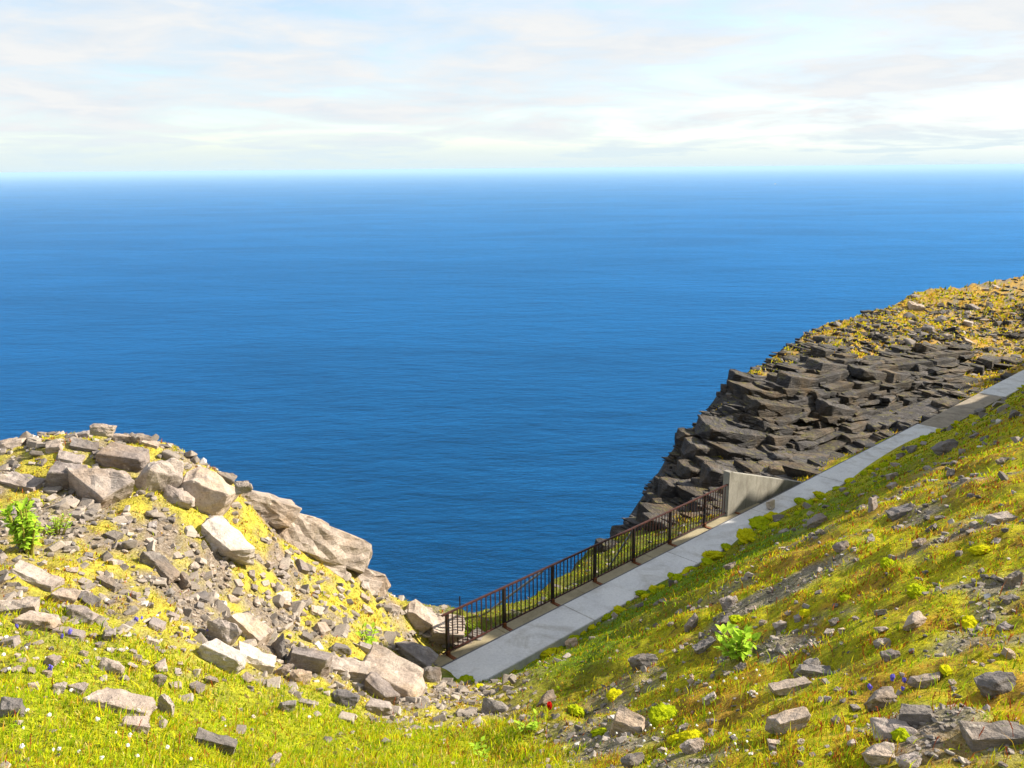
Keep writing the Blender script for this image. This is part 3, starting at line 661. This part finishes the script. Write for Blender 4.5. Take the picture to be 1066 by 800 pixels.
 (660, 800, 26, 16, 'round', 'd', .3, 2, (0, 0), .8, 'grey stone at the bottom edge below the tilted boulder'),
 (282, 800, 16, 22, 'wedge', 'p', .6, 1, (.2, .2), .6, 'upright pale stone at the bottom edge in the grass'),
 (804, 531, 9, 10, 'block', 'x', .3, 0, (0, 0), .8, 'tiny white stone standing on the concrete strip'),
]
MATS = {'p': M_rock, 'd': M_rockd, 'w': M_rockw, 'l': M_white, 'x': M_white}
M_white2 = M_white
fp = raycast([q[0] for q in ROCKS], [q[1] - 2 for q in ROCKS])
taken = []
for k, (px, py, w, h, kind, m, yaw, i, tilt, asp, lab) in enumerate(ROCKS):
    P, D = fp[0][k], fp[1][k]
    if m == 'x': P = atz(px, py, -10.0); D = P @ fw
    if m == 'l': m_ = M_rock if 'boulder' in lab else M_rockw
    mat = {'l': M_rockw}.get(m, MATS[m])
    if 'whitish' in lab or 'pale cracked' in lab: mat = M_white
    o = place_rock('boulder' if w >= 40 else 'rock', px, py, w, h, kind, mat, yaw, i, .45 if m != 'x' else .0, tilt, P, D, asp)
    o.data.polygons.foreach_set('use_smooth', np.zeros(len(o.data.polygons), bool))
    tag(o, lab, 'boulder' if w >= 40 else 'rock', None if m == 'x' else 'rocks lying on the grassy slopes'); taken.append((px, py, w))
# bedrock rib along the left ridge
rib = empty('rock_outcrop', tuple(fp[0][0])); RIBP = []
def rib_mesh(items, seed):
    Vs, Ts, n = [], [], 0
    for (px, py, D, l, w, th, yaw, dip, roll) in items:
        m = make_rock(seed, (l, w, th), npts=16, detail=3, rough=.03, boxy=.6); seed += 1
        V, T = me_arrays(m); R = np.array(Matrix.Rotation(yaw, 3, 'Z') @ Matrix.Rotation(dip, 3, 'Y') @ Matrix.Rotation(roll, 3, 'X'))
        Vs.append(V @ R.T + pt(px, py, D)); Ts.append(T + n); n += len(V)
    return np.concatenate(Vs), np.concatenate(Ts)
V, T = rib_mesh([(335, 570, 17.2, 2.6, 1.3, .8, .45, .55, -.45), (362, 604, 17.7, 2.0, 1.0, .6, .4, .55, -.45), (348, 606, 17.3, 2.2, 1.0, .6, .4, .5, -.45), (300, 547, 16.9, 1.5, .9, .6, .4, .45, -.4),
   (388, 634, 18.0, 1.2, .9, .4, .4, .5, -.4), (275, 530, 16.4, 1.3, .8, .6, .3, .4, -.3), (325, 585, 16.8, 1.5, .7, .5, .35, .5, -.4), (252, 522, 16.2, 1.0, .7, .5, .3, .4, -.3)], 4000)
rib.location = V.mean(0) * 0 + pt(340, 600, 17.2); tag(rib, 'long smooth grey bedrock rib along the seaward edge of the left slope', 'rock outcrop')
o = link('bedrock', mesh_np('bedrock', V - np.array(rib.location), [T], [M_rock]), rib)

# medium stones scattered
def inside_strip(P):
    s, t = st(P[0], P[1]); return 11.2 < s < 13.4 and t > 8.9
REG = [  # n, polygon-ish sampler (x0,x1,y0,y1), size px range, mats, group, label
 (120, (0, 330, 530, 720), (7, 19), 'pwpwd', 'small stones of the left slope', 'small loose grey or tan stone scattered on the dry yellow left slope'),
 (60, (150, 430, 560, 690), (6, 16), 'pwpw', 'small stones of the left slope', 'small loose grey or tan stone scattered on the dry yellow left slope'),
 (40, (560, 1066, 560, 800), (5, 14), 'dddpw', 'small stones of the right slope', 'small dark or grey stone half sunk in the vegetation of the right slope'),
 (50, (690, 1066, 640, 800), (6, 16), 'ddpww', 'small stones of the right slope', 'small dark or grey stone half sunk in the vegetation of the right slope'),
 (22, (880, 1066, 420, 580), (6, 14), 'ddp', 'small stones of the right slope', 'small dark or grey stone half sunk in the vegetation of the right slope'),
 (34, (900, 1055, 300, 360), (5, 13), 'wwpd', 'blocks on the far cliff top', 'small angular block lying on top of the far cliff'),
 (12, (945, 1010, 320, 350), (9, 17), 'wpd', 'blocks on the far cliff top', 'small angular block lying on top of the far cliff'),
]
for n, (x0, x1, y0, y1), (a, b), ms, grp, lab in REG:
    c = 0; px = rng.uniform(x0, x1, n * 6); py = rng.uniform(y0, y1, n * 6); Pq, Dq, ok = raycast(px, py); sq, tq = st(Pq[:, 0], Pq[:, 1]); dq = seaward(Pq[:, 0], Pq[:, 1])
    for k in range(n * 6):
        if c >= n: break
        farz = 'far cliff' in lab
        if not ok[k] or dq[k] > -.3 or (sq[k] > 10.9 and tq[k] > 8.6 and not farz) or (farz and sq[k] < 16): continue
        if ('right' in lab) != (px[k] > 520) and not farz: continue
        w = a + (b - a) * random.random() ** 1.8
        if any(abs(px[k] - q[0]) < q[2] * .6 + w * .5 and abs(py[k] - q[1] + q[2] * .2) < q[2] * .4 + w * .3 for q in taken): continue
        taken.append((px[k], py[k], w)); c += 1
        kd = random.choice(('block', 'slab', 'wedge', 'round', 'slab', 'wedge'))
        o = place_rock('stone', 0, 0, w, w * random.uniform(.4, .7), kd, MATS[random.choice(ms)], random.uniform(-PI, PI), random.randrange(5), .3, (random.gauss(0, .15), random.gauss(0, .15)), Pq[k], Dq[k])
        tag(o, lab, 'stone', grp)

# ------------------------------------------------------------------ gravel (uncountable)
def sample_view(n, rmin, rmax, amin=-37, amax=37):
    a = rng.uniform(amin, amax, n) * PI / 180; r = rmin * (rmax / rmin) ** rng.uniform(0, 1, n)
    return r * np.sin(a), r * np.cos(a), r
x, y, r = sample_view(60000, 3, 70); z = height(x, y); P = np.stack([x, y, z], -1)
zc, zg, lobe, lush, clf, bey = zones(P); s, tt = st(x, y); d = seaward(x, y)
keep = (d < -.1) & ~((s > 11.42 + .12 * n2(x, y, 2.5, 2, 61)) & (s < 13.0) & (tt > 8.8) & (x > -1.6)) & (rng.uniform(0, 1, len(x)) < zg * .62 + .03 + .22 * lobe * (1 - lush) * (r < 20) * (r > 7))
P = P[keep]; r = r[keep]; lb = lobe[keep]
Vs, Ts, Cs, n = [], [], [], 0
for k in range(len(P)):
    V, T = LOWA[k % 9]; sz = (.006 + .011 * random.random() ** 3) * max(r[k], 5) * random.choice((.6, .8, 1)) * (1.7 if lb[k] > .5 and random.random() < .4 else 1)
    R = np.array(Matrix.Rotation(random.uniform(0, 6.28), 3, 'Z') @ Matrix.Rotation(random.gauss(0, .4), 3, 'X') @ Matrix.Rotation(random.gauss(0, .3), 3, 'Y'))
    Vs.append((V * sz) @ R.T + P[k] + (0, 0, sz * .08)); Ts.append(T + n); n += len(V)
    c = (np.array([.24, .205, .175]) if lb[k] > .5 else np.array([.2, .175, .155])) * random.uniform(.5, 1.5)
    if random.random() < .02: c = np.array([.5, .47, .45])
    Cs.append(np.repeat(c[None], len(V), 0))
t = NT('gravel_stone'); Pp = t.pos(); c = t.mix(attr(t, 'col'), t.ramp(t.noise(Pp, 40, 5, .7), [(.3, .6), (.7, 1.35)]), .9, 'MULTIPLY')
t.bsdf(c, .9, t.bump(t.noise(Pp, 60, 4, .7), .01, .7), .25); M_grav = t.m
tag(link('gravel', mesh_np('gravel', np.concatenate(Vs), [np.concatenate(Ts)], [M_grav], False, {'col': np.concatenate(Cs)})), 'small loose gravel and shards strewn between the plants', 'gravel', kind='stuff')

# ------------------------------------------------------------------ grass (uncountable)
def grass(name, n, rmin, rmax, hfun, label, seed):
    x, y, r = sample_view(n, rmin, rmax)
    cl = n2(x, y, 2.3, 3, seed); keep = rng.uniform(-.9, .5, n) < cl + .35
    x, y, r = x[keep], y[keep], r[keep]
    z = height(x, y); P = np.stack([x, y, z], -1); zc, zg, lobe, lush, clf, bey = zones(P); s, tt = st(x, y); d = seaward(x, y)
    ok = (d < .25) & ~((s > 11.36 + .1 * n2(x, y, 2.5, 2, 61)) & (s < 13.0) & (tt > 8.8) & (x > -1.6)) & (rng.uniform(0, 1, len(x)) > zg * 1.05) & ~((clf > .5) & (normal_at(x, y, .5)[:, 2] < .9) & (rng.uniform(0, 1, len(x)) < .93))
    P, r, zc, lobe, lush, clf, s, tt, x, y = (v[ok] for v in (P, r, zc, lobe, lush, clf, s, tt, x, y)); m = len(P)
    u = n2(x, y, .7, 3, seed + 3); v = n2(x, y, 2.6, 2, seed + 5); rr = rng.uniform(0, 1, m)
    h = hfun(r, lobe, lush, clf, s, u, v) * rng.uniform(.5, 1.25, m)
    w = (.0007 * np.maximum(r, 4)) * rng.uniform(.7, 1.4, m) * (1 + .3 * clf)
    yaw = rng.uniform(0, 2 * PI, m); bx, by = np.cos(yaw) * w, np.sin(yaw) * w
    lean = rng.uniform(.1, .9, m) * h; la = rng.normal(0, 1.3, m) + .4; lx, ly = np.cos(la) * lean, np.sin(la) * lean
    o0 = P - np.stack([0 * h, 0 * h, .02 + 0 * h], -1)
    v0 = o0 - np.stack([bx, by, 0 * h], -1); v1 = o0 + np.stack([bx, by, 0 * h], -1)
    mid = o0 + np.stack([lx * .35, ly * .35, h * .62], -1); v2 = mid - .75 * np.stack([bx, by, 0 * h], -1); v3 = mid + .75 * np.stack([bx, by, 0 * h], -1)
    v4 = o0 + np.stack([lx, ly, h * .95], -1)
    Vv = np.stack([v0, v1, v2, v3, v4], 1).reshape(-1, 3); b = np.arange(m)[:, None] * 5
    yel = np.array([.54, .49, .015]); org = np.array([.5, .29, .03]); rust = np.array([.32, .09, .02]); grn = np.array([.22, .36, .01]); lim = np.array([.44, .52, .01]); dk = np.array([.09, .15, .006]); straw = np.array([.58, .46, .15])
    c = zc * 1.0
    def put(mask, colr): c[mask] = colr
    q = rr + .22 * v + .12 * u
    L_ = lush > .5; LB = (lobe > .5) & ~L_; RG = ~L_ & ~LB & (clf < .5); CF = clf > .5
    for msk, pal in ((L_, ((-9, grn), (.22, lim), (.55, yel), (.78, straw), (.86, org), (1.02, rust))), (LB, ((-9, lim * .85), (.26, yel), (.6, straw * .9), (.76, org), (.95, rust * 1.3))),
                     (RG, ((-9, dk * 1.5), (.06, grn * 1.1), (.26, lim), (.46, yel), (.68, org), (.88, rust))), (CF, ((-9, dk), (.1, yel), (.6, org), (.85, straw)))):
        for lo, cc in pal: put(msk & (q > lo), cc)
    mid = RG & (s > 6.3) & (rng.uniform(0, 1, m) < .6); c[mid] = c[mid] * .35 + np.array([.1, .2, .006]) * .65  # mid-slope blades pulled to deep green, shade put into their colour
    c = c * rng.uniform(.7, 1.25, m)[:, None]
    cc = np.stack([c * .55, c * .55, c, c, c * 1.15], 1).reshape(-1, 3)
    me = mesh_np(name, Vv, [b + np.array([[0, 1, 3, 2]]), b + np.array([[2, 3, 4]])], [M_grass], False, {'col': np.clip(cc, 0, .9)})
    return tag(link(name, me), label, 'grass', kind='stuff')
def h_short(r, lobe, lush, clf, s, u, v):
    h = .032 + .04 * np.clip(v + .3, 0, 1); h = np.where(lush > .5, .055 + .045 * np.clip(u + .5, 0, 1), h)
    h = np.where(clf > .5, .12, h); return h * np.clip(.7 + r / 40, .7, 1.4)
def h_long(r, lobe, lush, clf, s, u, v):
    h = .09 + .1 * np.clip(u, 0, 1); h = np.where(lush > .5, .13, h); h = np.where((lobe > .5) & (lush < .5), .1, h); return h
grass('grass', 560000, 2.6, 78, h_short, 'short mixed grass, moss and heath covering the slopes', 20)
grass('heath_grass', 30000, 70, 170, lambda r, lobe, lush, clf, s, u, v: .3 + 0 * r, 'ochre grass on the far top of the headland', 44)
grass('tall_grass', 20000, 2.6, 30, h_long, 'thin taller grass stalks rising above the turf', 31)

# ------------------------------------------------------------------ moss cushions
def cushion_mesh(seed, mat, nt=3600):
    bm = bmesh.new(); bmesh.ops.create_icosphere(bm, subdivisions=4, radius=1)
    co = np.array([v.co[:] for v in bm.verts]); T = np.array([[v.index for v in f.verts] for f in bm.faces]); bm.free()
    rr = 1 + .25 * fbm(co * 1.9 + seed * 3.1, 3) + .08 * fbm(co * 7 + seed, 2); co = co * rr[:, None] * np.array([1, .9, .44])
    k = rng.integers(0, len(co), nt); b = co[k] * rng.uniform(.94, 1.0, (nt, 1)); nn = co[k] / np.linalg.norm(co[k], axis=1)[:, None]
    tang = np.cross(nn, rng.normal(size=(nt, 3))); tang /= np.linalg.norm(tang, axis=1)[:, None]
    tip = b + (nn * .75 + rng.normal(0, .45, (nt, 3))) * rng.uniform(.04, .1, (nt, 1))
    V = np.concatenate([co, np.stack([b - tang * .018, b + tang * .018, tip], 1).reshape(-1, 3)]); tt = len(co) + np.arange(nt)[:, None] * 3 + np.array([[0, 1, 2]])
    return mesh_np('moss_cushion', V, [np.concatenate([T, tt])], [mat], False)
CM = [cushion_mesh(k, M_moss if k % 2 else M_mossg) for k in range(6)]
MOSS = [(845, 512, 12), (826, 520, 14), (808, 530, 16), (786, 545, 20), (772, 552, 20), (778, 562, 24), (745, 573, 12), (728, 583, 24), (738, 588, 16), (715, 596, 10), (700, 602, 12), (680, 614, 9), (660, 620, 12), (640, 636, 10), (620, 645, 14), (600, 655, 12), (575, 668, 16), (550, 680, 26), (535, 690, 18), (508, 705, 24), (480, 712, 22),
        (692, 750, 34), (660, 795, 24), (768, 648, 18), (720, 770, 26), (600, 742, 20), (640, 726, 18), (625, 765, 22), (702, 772, 18), (955, 620, 26), (1010, 652, 24), (940, 770, 22), (985, 700, 16), (430, 705, 12), (838, 640, 14), (880, 625, 14), (1020, 575, 22), (925, 590, 20)]
for tq in np.arange(9.8, 46, .33):
    if random.random() < .75:
        P_ = xy(11.3 + random.gauss(0, .06), tq); P_ = np.array([P_[0], P_[1], -10.0]); a_, b_, D_ = proj(P_); MOSS.insert(21, (float(a_), float(b_), random.uniform(.12, .34) * F / D_))
NEDGE = len(MOSS) - 17
Pq, Dq, ok = raycast([q[0] for q in MOSS], [q[1] for q in MOSS])
for k, (px, py, w) in enumerate(MOSS):
    P, D = Pq[k], Dq[k]; s, tt = st(P[0], P[1]); edge = k < NEDGE
    if edge: s = min(s, 11.38); q = xy(s, tt); P = np.array([q[0], q[1], float(height(q[0:1], q[1:2])[0])])
    o = link('moss_cushion', CM[k % 6]); rr = w * D / F * (.52 if edge else .46); o.location = P + np.array([0, 0, .22 * rr]); o.scale = (rr, rr * random.uniform(.8, 1.2), rr * random.uniform(.8, 1.1)); o.rotation_euler = (.25, -.2, random.uniform(0, 6.28))
    if edge: tag(o, 'yellow green moss cushion bulging over the edge of the concrete strip', 'moss', 'moss cushions along the concrete strip')
    else: tag(o, 'yellow green moss cushion growing among grass and stones', 'moss', 'moss cushions in the turf')

# ------------------------------------------------------------------ leafy plants
def leaf_arrays(base, d, upn, L, Wd, curl):
    d = d / np.linalg.norm(d); side = np.cross(d, upn); side /= np.linalg.norm(side); nn = np.cross(side, d); V = []
    prof_l = [(0, .12), (.2, .7), (.45, 1.), (.7, .8), (.9, .35), (1., .02)]
    for a, wd in prof_l:
        c = base + d * (L * a) - nn * (curl * L * a * a); V += [c - side * Wd * wd / 2 + nn * .12 * Wd * wd, c, c + side * Wd * wd / 2 + nn * .12 * Wd * wd]
    Q = []
    for i in range(len(prof_l) - 1):
        for j in (0, 1): Q.append((3 * i + j, 3 * i + j + 1, 3 * i + j + 4, 3 * i + j + 3))
    return np.array(V), np.array(Q)
def leafy(px, py, hpx, wpx, nst, nl, label, seed):
    r = np.random.default_rng(seed); Pq, Dq, ok = raycast([px], [py]); P, D = Pq[0], Dq[0]; H = hpx * D / F; Wd = wpx * D / F
    root = empty('leafy_plant', P); tag(root, label, 'plant'); sb = MB(); Vs, Qs, n = [], [], 0
    for k in range(nst):
        a = r.uniform(0, 6.28); rad_ = Wd * .42 * math.sqrt(r.uniform(0, 1)); tip = np.array([math.cos(a) * rad_, math.sin(a) * rad_, H * r.uniform(.6, 1)]); b0 = tip * np.array([.35, .35, 0])
        m_ = (b0 + tip) / 2 + np.array([0, 0, H * .06]); sb.tube(b0 - (0, 0, .03), m_, .012 * H / .4, .009 * H / .4, 6); sb.tube(m_, tip, .009 * H / .4, .005 * H / .4, 6)
        for j in range(nl):
            f = r.uniform(.2, 1); c = b0 + (tip - b0) * f; an = r.uniform(0, 6.28); dd = np.array([math.cos(an), math.sin(an), r.uniform(-.1, .9) + (.9 if f > .9 else 0)])
            Lf = H * r.uniform(.28, .48) * (.42 if nl > 12 else 1); V, Q = leaf_arrays(c, dd, np.array([0, 0, 1.]) + r.normal(0, .2, 3), Lf, Lf * r.uniform(.4, .6), r.uniform(.1, .45)); Vs.append(V); Qs.append(Q + n); n += len(V)
    link('stem', sb.me('stem', [M_stem]), root); link('foliage', mesh_np('foliage', np.concatenate(Vs), [np.concatenate(Qs)], [M_leaf], True), root)
leafy(768, 686, 30, 46, 13, 9, 'bright green broad leaved plant in the middle of the right slope', 1)
leafy(28, 575, 54, 44, 16, 26, 'tall bright green leafy plant among the rocks at the left edge', 2)
leafy(58, 556, 20, 44, 12, 16, 'low bright green leafy patch right of the tall plant at the left', 3)
leafy(383, 672, 18, 30, 7, 6, 'green leafy tuft behind the large split boulder', 4)
leafy(500, 790, 16, 36, 6, 6, 'low pale leaved plant in the grass at the bottom centre', 5)
leafy(552, 762, 16, 34, 6, 6, 'low broad leaved plant below the strip in the foreground', 6)
leafy(270, 664, 12, 24, 5, 6, 'small green leafy tuft in the rock cluster', 7)

# ------------------------------------------------------------------ flowers and red stalks
def flower_mesh(name, mat, kind):
    mb = MB(); mb.tube((0, 0, -.02), (.005, 0, .075), .0016, .0012, 5, 0); V = [np.array(v) for v in mb.V]; Q = [list(q) for q in mb.Q]; mi = list(mb.mi); n = len(V); T = []
    bm = bmesh.new(); bmesh.ops.create_icosphere(bm, subdivisions=2, radius=.018); 
    vs = [np.array(v.co[:]) for v in bm.verts]; fs = [[v.index for v in f.verts] for f in bm.faces]; bm.free()
    for v in vs: V.append((v * (1 + .35 * random.uniform(-1, 1))) * np.array([1, 1, .8 if kind == 'w' else 1.3]) + np.array([.005, 0, .085]))
    T = [[n + i for i in f] for f in fs]
    return mesh_np(name, np.array(V), [np.array(Q), np.array(T)], [M_stem, mat], False, mi=[0] * len(Q) + [1] * len(T))
FW = [flower_mesh('white_flower', M_fwhite, 'w') for _ in range(3)]; FB = [flower_mesh('violet_flower', M_fblue, 'b') for _ in range(2)]
def scatter(name, pts, meshes, label, cat, group, sc):
    Pq, Dq, ok = raycast([p[0] for p in pts], [p[1] for p in pts])
    for k in range(len(pts)):
        s, tt = st(Pq[k][0], Pq[k][1])
        if not ok[k] or (s > 10.9 and tt > 8.6): continue
        o = link(name, meshes[k % len(meshes)]); o.location = Pq[k]; q = sc * random.uniform(.7, 1.3) * (.6 + Dq[k] / 18); o.scale = (q, q, q * random.uniform(.8, 1.4)); o.rotation_euler = (random.gauss(0, .25), random.gauss(0, .25), random.uniform(0, 6.28)); tag(o, label, cat, group)
pts = [(8, 674), (28, 677), (40, 655), (66, 694), (134, 684), (98, 683), (54, 756), (22, 766), (66, 786), (86, 788), (134, 786), (145, 793), (98, 762), (58, 786), (176, 788), (142, 768), (150, 750), (90, 738), (318, 754), (245, 778), (22, 792), (10, 705), (48, 690), (70, 728), (30, 745), (120, 770), (105, 797), (200, 795), (235, 760), (160, 648), (115, 683), (5, 690)]
scatter('white_flower', pts, FW, 'tiny white flower head in the long grass of the lower left', 'flower', 'white flowers on the lower left', .72)
pts = [(int(rng.uniform(660, 800)), int(rng.uniform(700, 790))) for _ in range(34)] + [(623, 772), (642, 770), (717, 716), (688, 718), (712, 710)]
scatter('white_flower', pts, FW, 'tiny white flower head among the pebbles of the right foreground', 'flower', 'white flowers in the right foreground', .5)
pts = [(145, 652), (140, 650), (147, 648), (217, 662), (54, 705), (20, 660), (62, 670), (68, 668)]
scatter('violet_flower', pts, FB, 'tiny violet flower in the grass of the left slope', 'flower', 'violet flowers on the left slope', .9)
pts = [(928, 718), (942, 718), (909, 727), (938, 724)]
scatter('violet_flower', pts, FB, 'tiny violet flower above the near right stones', 'flower', 'violet flowers on the right slope', .8)
def stalk_mesh(seed):
    r = random.Random(seed); mb = MB(); p = np.array([0, 0, -.02]); q = np.array([r.gauss(0, .02), r.gauss(0, .02), .13]); e = q + np.array([r.gauss(0, .02), r.gauss(0, .02), .11])
    mb.tube(p, q, .0032, .0028, 5); mb.tube(q, e, .006, .003, 5)
    for k in range(10):
        c = q + (e - q) * r.random(); a = r.uniform(0, 6.28); mb.tube(c, c + np.array([math.cos(a) * .014, math.sin(a) * .014, .014]), .004, .002, 4)
    return mb.me('red_stalk', [M_red])
SM = [stalk_mesh(k) for k in range(4)]
pts = [(int(rng.uniform(690, 1060)), int(rng.uniform(600, 798))) for _ in range(46)]
scatter('red_stalk', pts, SM, 'thin reddish seed stalk standing in the right slope', 'plant', 'red seed stalks on the right slope', .5)
pts = [(int(rng.uniform(20, 640)), int(rng.uniform(735, 799))) for _ in range(30)]
scatter('red_stalk', pts, SM, 'thin reddish seed stalk in the near grass left and centre', 'plant', 'red seed stalks in the near grass', .5)
Pq, Dq, ok = raycast([572], [742]); Vs, Qs, n = [], [], 0
for k in range(7):
    a = k * .9; V, Q = leaf_arrays(np.array([0, 0, .03]), np.array([math.cos(a) * .4, math.sin(a) * .4, 1.]), np.array([math.cos(a), math.sin(a), .2]), .11, .05, .2); Vs.append(V); Qs.append(Q + n); n += len(V)
o = link('red_leaf_plant', mesh_np('red_leaf_plant', np.concatenate(Vs), [np.concatenate(Qs)], [M_fred], True)); o.location = Pq[0]; tag(o, 'small bright red leaved plant in the grass below the strip', 'plant')

# ------------------------------------------------------------------ far ship
b = MB(); dq = atz(807, 192, -300)
sh = empty('ship', dq, .3); tag(sh, 'tiny white ship far out near the horizon', 'ship')
hb = bmesh.new(); Ls, Bs, Hs = 44, 9, 5
ring = [(-.5, -.4), (.3, -.5), (.5, 0), (.3, .5), (-.5, .4)]
lo = [hb.verts.new((a * Ls * .94, c * Bs * .8, -1)) for a, c in ring]; hi_ = [hb.verts.new((a * Ls, c * Bs, Hs)) for a, c in ring]
hb.faces.new(lo[::-1]); hb.faces.new(hi_)
for i in range(5): hb.faces.new((lo[i], lo[(i + 1) % 5], hi_[(i + 1) % 5], hi_[i]))
me = bpy.data.meshes.new('hull'); hb.to_mesh(me); hb.free()
t = NT('white_ship_paint'); t.bsdf(t.ramp(t.noise(t.pos(), .2, 3), [(.3, .72), (.7, .82)]), .5); me.materials.append(t.m); link('hull', me, sh)
b.box((-22, -4, Hs), (30, 0, 0), (0, 8, 0), (0, 0, 7)); b.box((-4, -3.5, Hs + 7), (10, 0, 0), (0, 7, 0), (0, 0, 5)); link('superstructure', b.me('superstructure', [t.m], .3), sh)

# ------------------------------------------------------------------ sea haze
t = NT('haze_air'); pv = t.n('ShaderNodeVolumePrincipled', Color=(.47, .72, 1, 1), Density=HZ); t.t.links.new(pv.outputs[0], t.out.inputs['Volume'])
b = MB(); b.box((-410000, -410000, -305), (820000, 0, 0), (0, 820000, 0), (0, 0, 309)); tag(link('haze', b.me('haze', [t.m])), 'pale blue sea haze lying over the far water', 'haze', kind='stuff')
# ------------------------------------------------------------------ sky and sun
SUN_AZ = math.atan2(.96, .28); SUN_EL = math.radians(30.5)          # azimuth from +Y towards +X
w = bpy.data.worlds.new('World'); S.world = w; w.use_nodes = True; t = NT.__new__(NT); t.t = w.node_tree; t.t.nodes.clear(); t.out = t.t.nodes.new('ShaderNodeOutputWorld')
sky = t.n('ShaderNodeTexSky'); sky.sky_type = 'NISHITA'; sky.sun_disc = False; sky.sun_elevation = SUN_EL; sky.sun_rotation = SUN_AZ; sky.altitude = 300; sky.air_density = 1.0; sky.dust_density = .6; sky.ozone_density = 1.5
bg1 = t.n('ShaderNodeBackground', Color=sky.outputs[0], Strength=.09)
gen = t.n('ShaderNodeTexCoord').outputs['Generated']
sx = t.n('ShaderNodeSeparateXYZ', Vector=gen); zz = t.math('MAXIMUM', sx.outputs[2], 0.0); zc_ = t.math('ADD', zz, .09)
cx_ = t.n('ShaderNodeCombineXYZ', X=t.math('DIVIDE', sx.outputs[0], zc_), Y=t.math('DIVIDE', sx.outputs[1], zc_), Z=0.0).outputs[0]
c1 = t.noise(cx_, .62, 8, .58, .5); c2 = t.noise(cx_, 1.9, 7, .6, .4); c3 = t.noise(cx_, .3, 4, .5)
cloud = t.math('ADD', t.math('MULTIPLY', c1, .6), t.math('ADD', t.math('MULTIPLY', c2, .25), t.math('MULTIPLY', c3, .15)))
mask = t.ramp(cloud, [(.41, .35), (.475, .75), (.55, 1.)])
ccol = t.ramp(t.math('ADD', t.math('MULTIPLY', c2, .6), t.math('MULTIPLY', c1, .4)), [(.34, (.275, .305, .335)), (.47, (.32, .343, .366)), (.6, (.365, .37, .372))])
hz = t.ramp(zz, [(0.0, 1.), (.018, .8), (.04, .15), (.06, 0.)])
ccol = t.mix(ccol, (.3, .355, .375), hz); mask2 = t.math('MAXIMUM', mask, hz)
bg2 = t.n('ShaderNodeBackground', Color=ccol, Strength=1.0)
mx = t.n('ShaderNodeMixShader', Fac=mask2); t.set(mx, 'i1', bg1); t.set(mx, 'i2', bg2); t.t.links.new(mx.outputs[0], t.out.inputs[0])
ld = bpy.data.lights.new('sun', 'SUN'); ld.energy = 5.0; ld.angle = math.radians(.5); ld.color = (1, .9, .74)
so = bpy.data.objects.new('sun', ld); COL.objects.link(so)
sd = Vector((math.sin(SUN_AZ) * math.cos(SUN_EL), math.cos(SUN_AZ) * math.cos(SUN_EL), math.sin(SUN_EL)))
so.rotation_euler = sd.to_track_quat('Z', 'Y').to_euler(); so.location = (0, 0, 50)
vs = S.view_settings; S.display_settings.display_device = 'sRGB'; vs.view_transform = 'Standard'; vs.look = 'None'; vs.exposure = 1.32; vs.gamma = 1; vs.use_curve_mapping = False
S.cycles.max_bounces = 4; S.cycles.diffuse_bounces = 2; S.cycles.glossy_bounces = 2; S.cycles.transmission_bounces = 2; S.cycles.use_adaptive_sampling = True
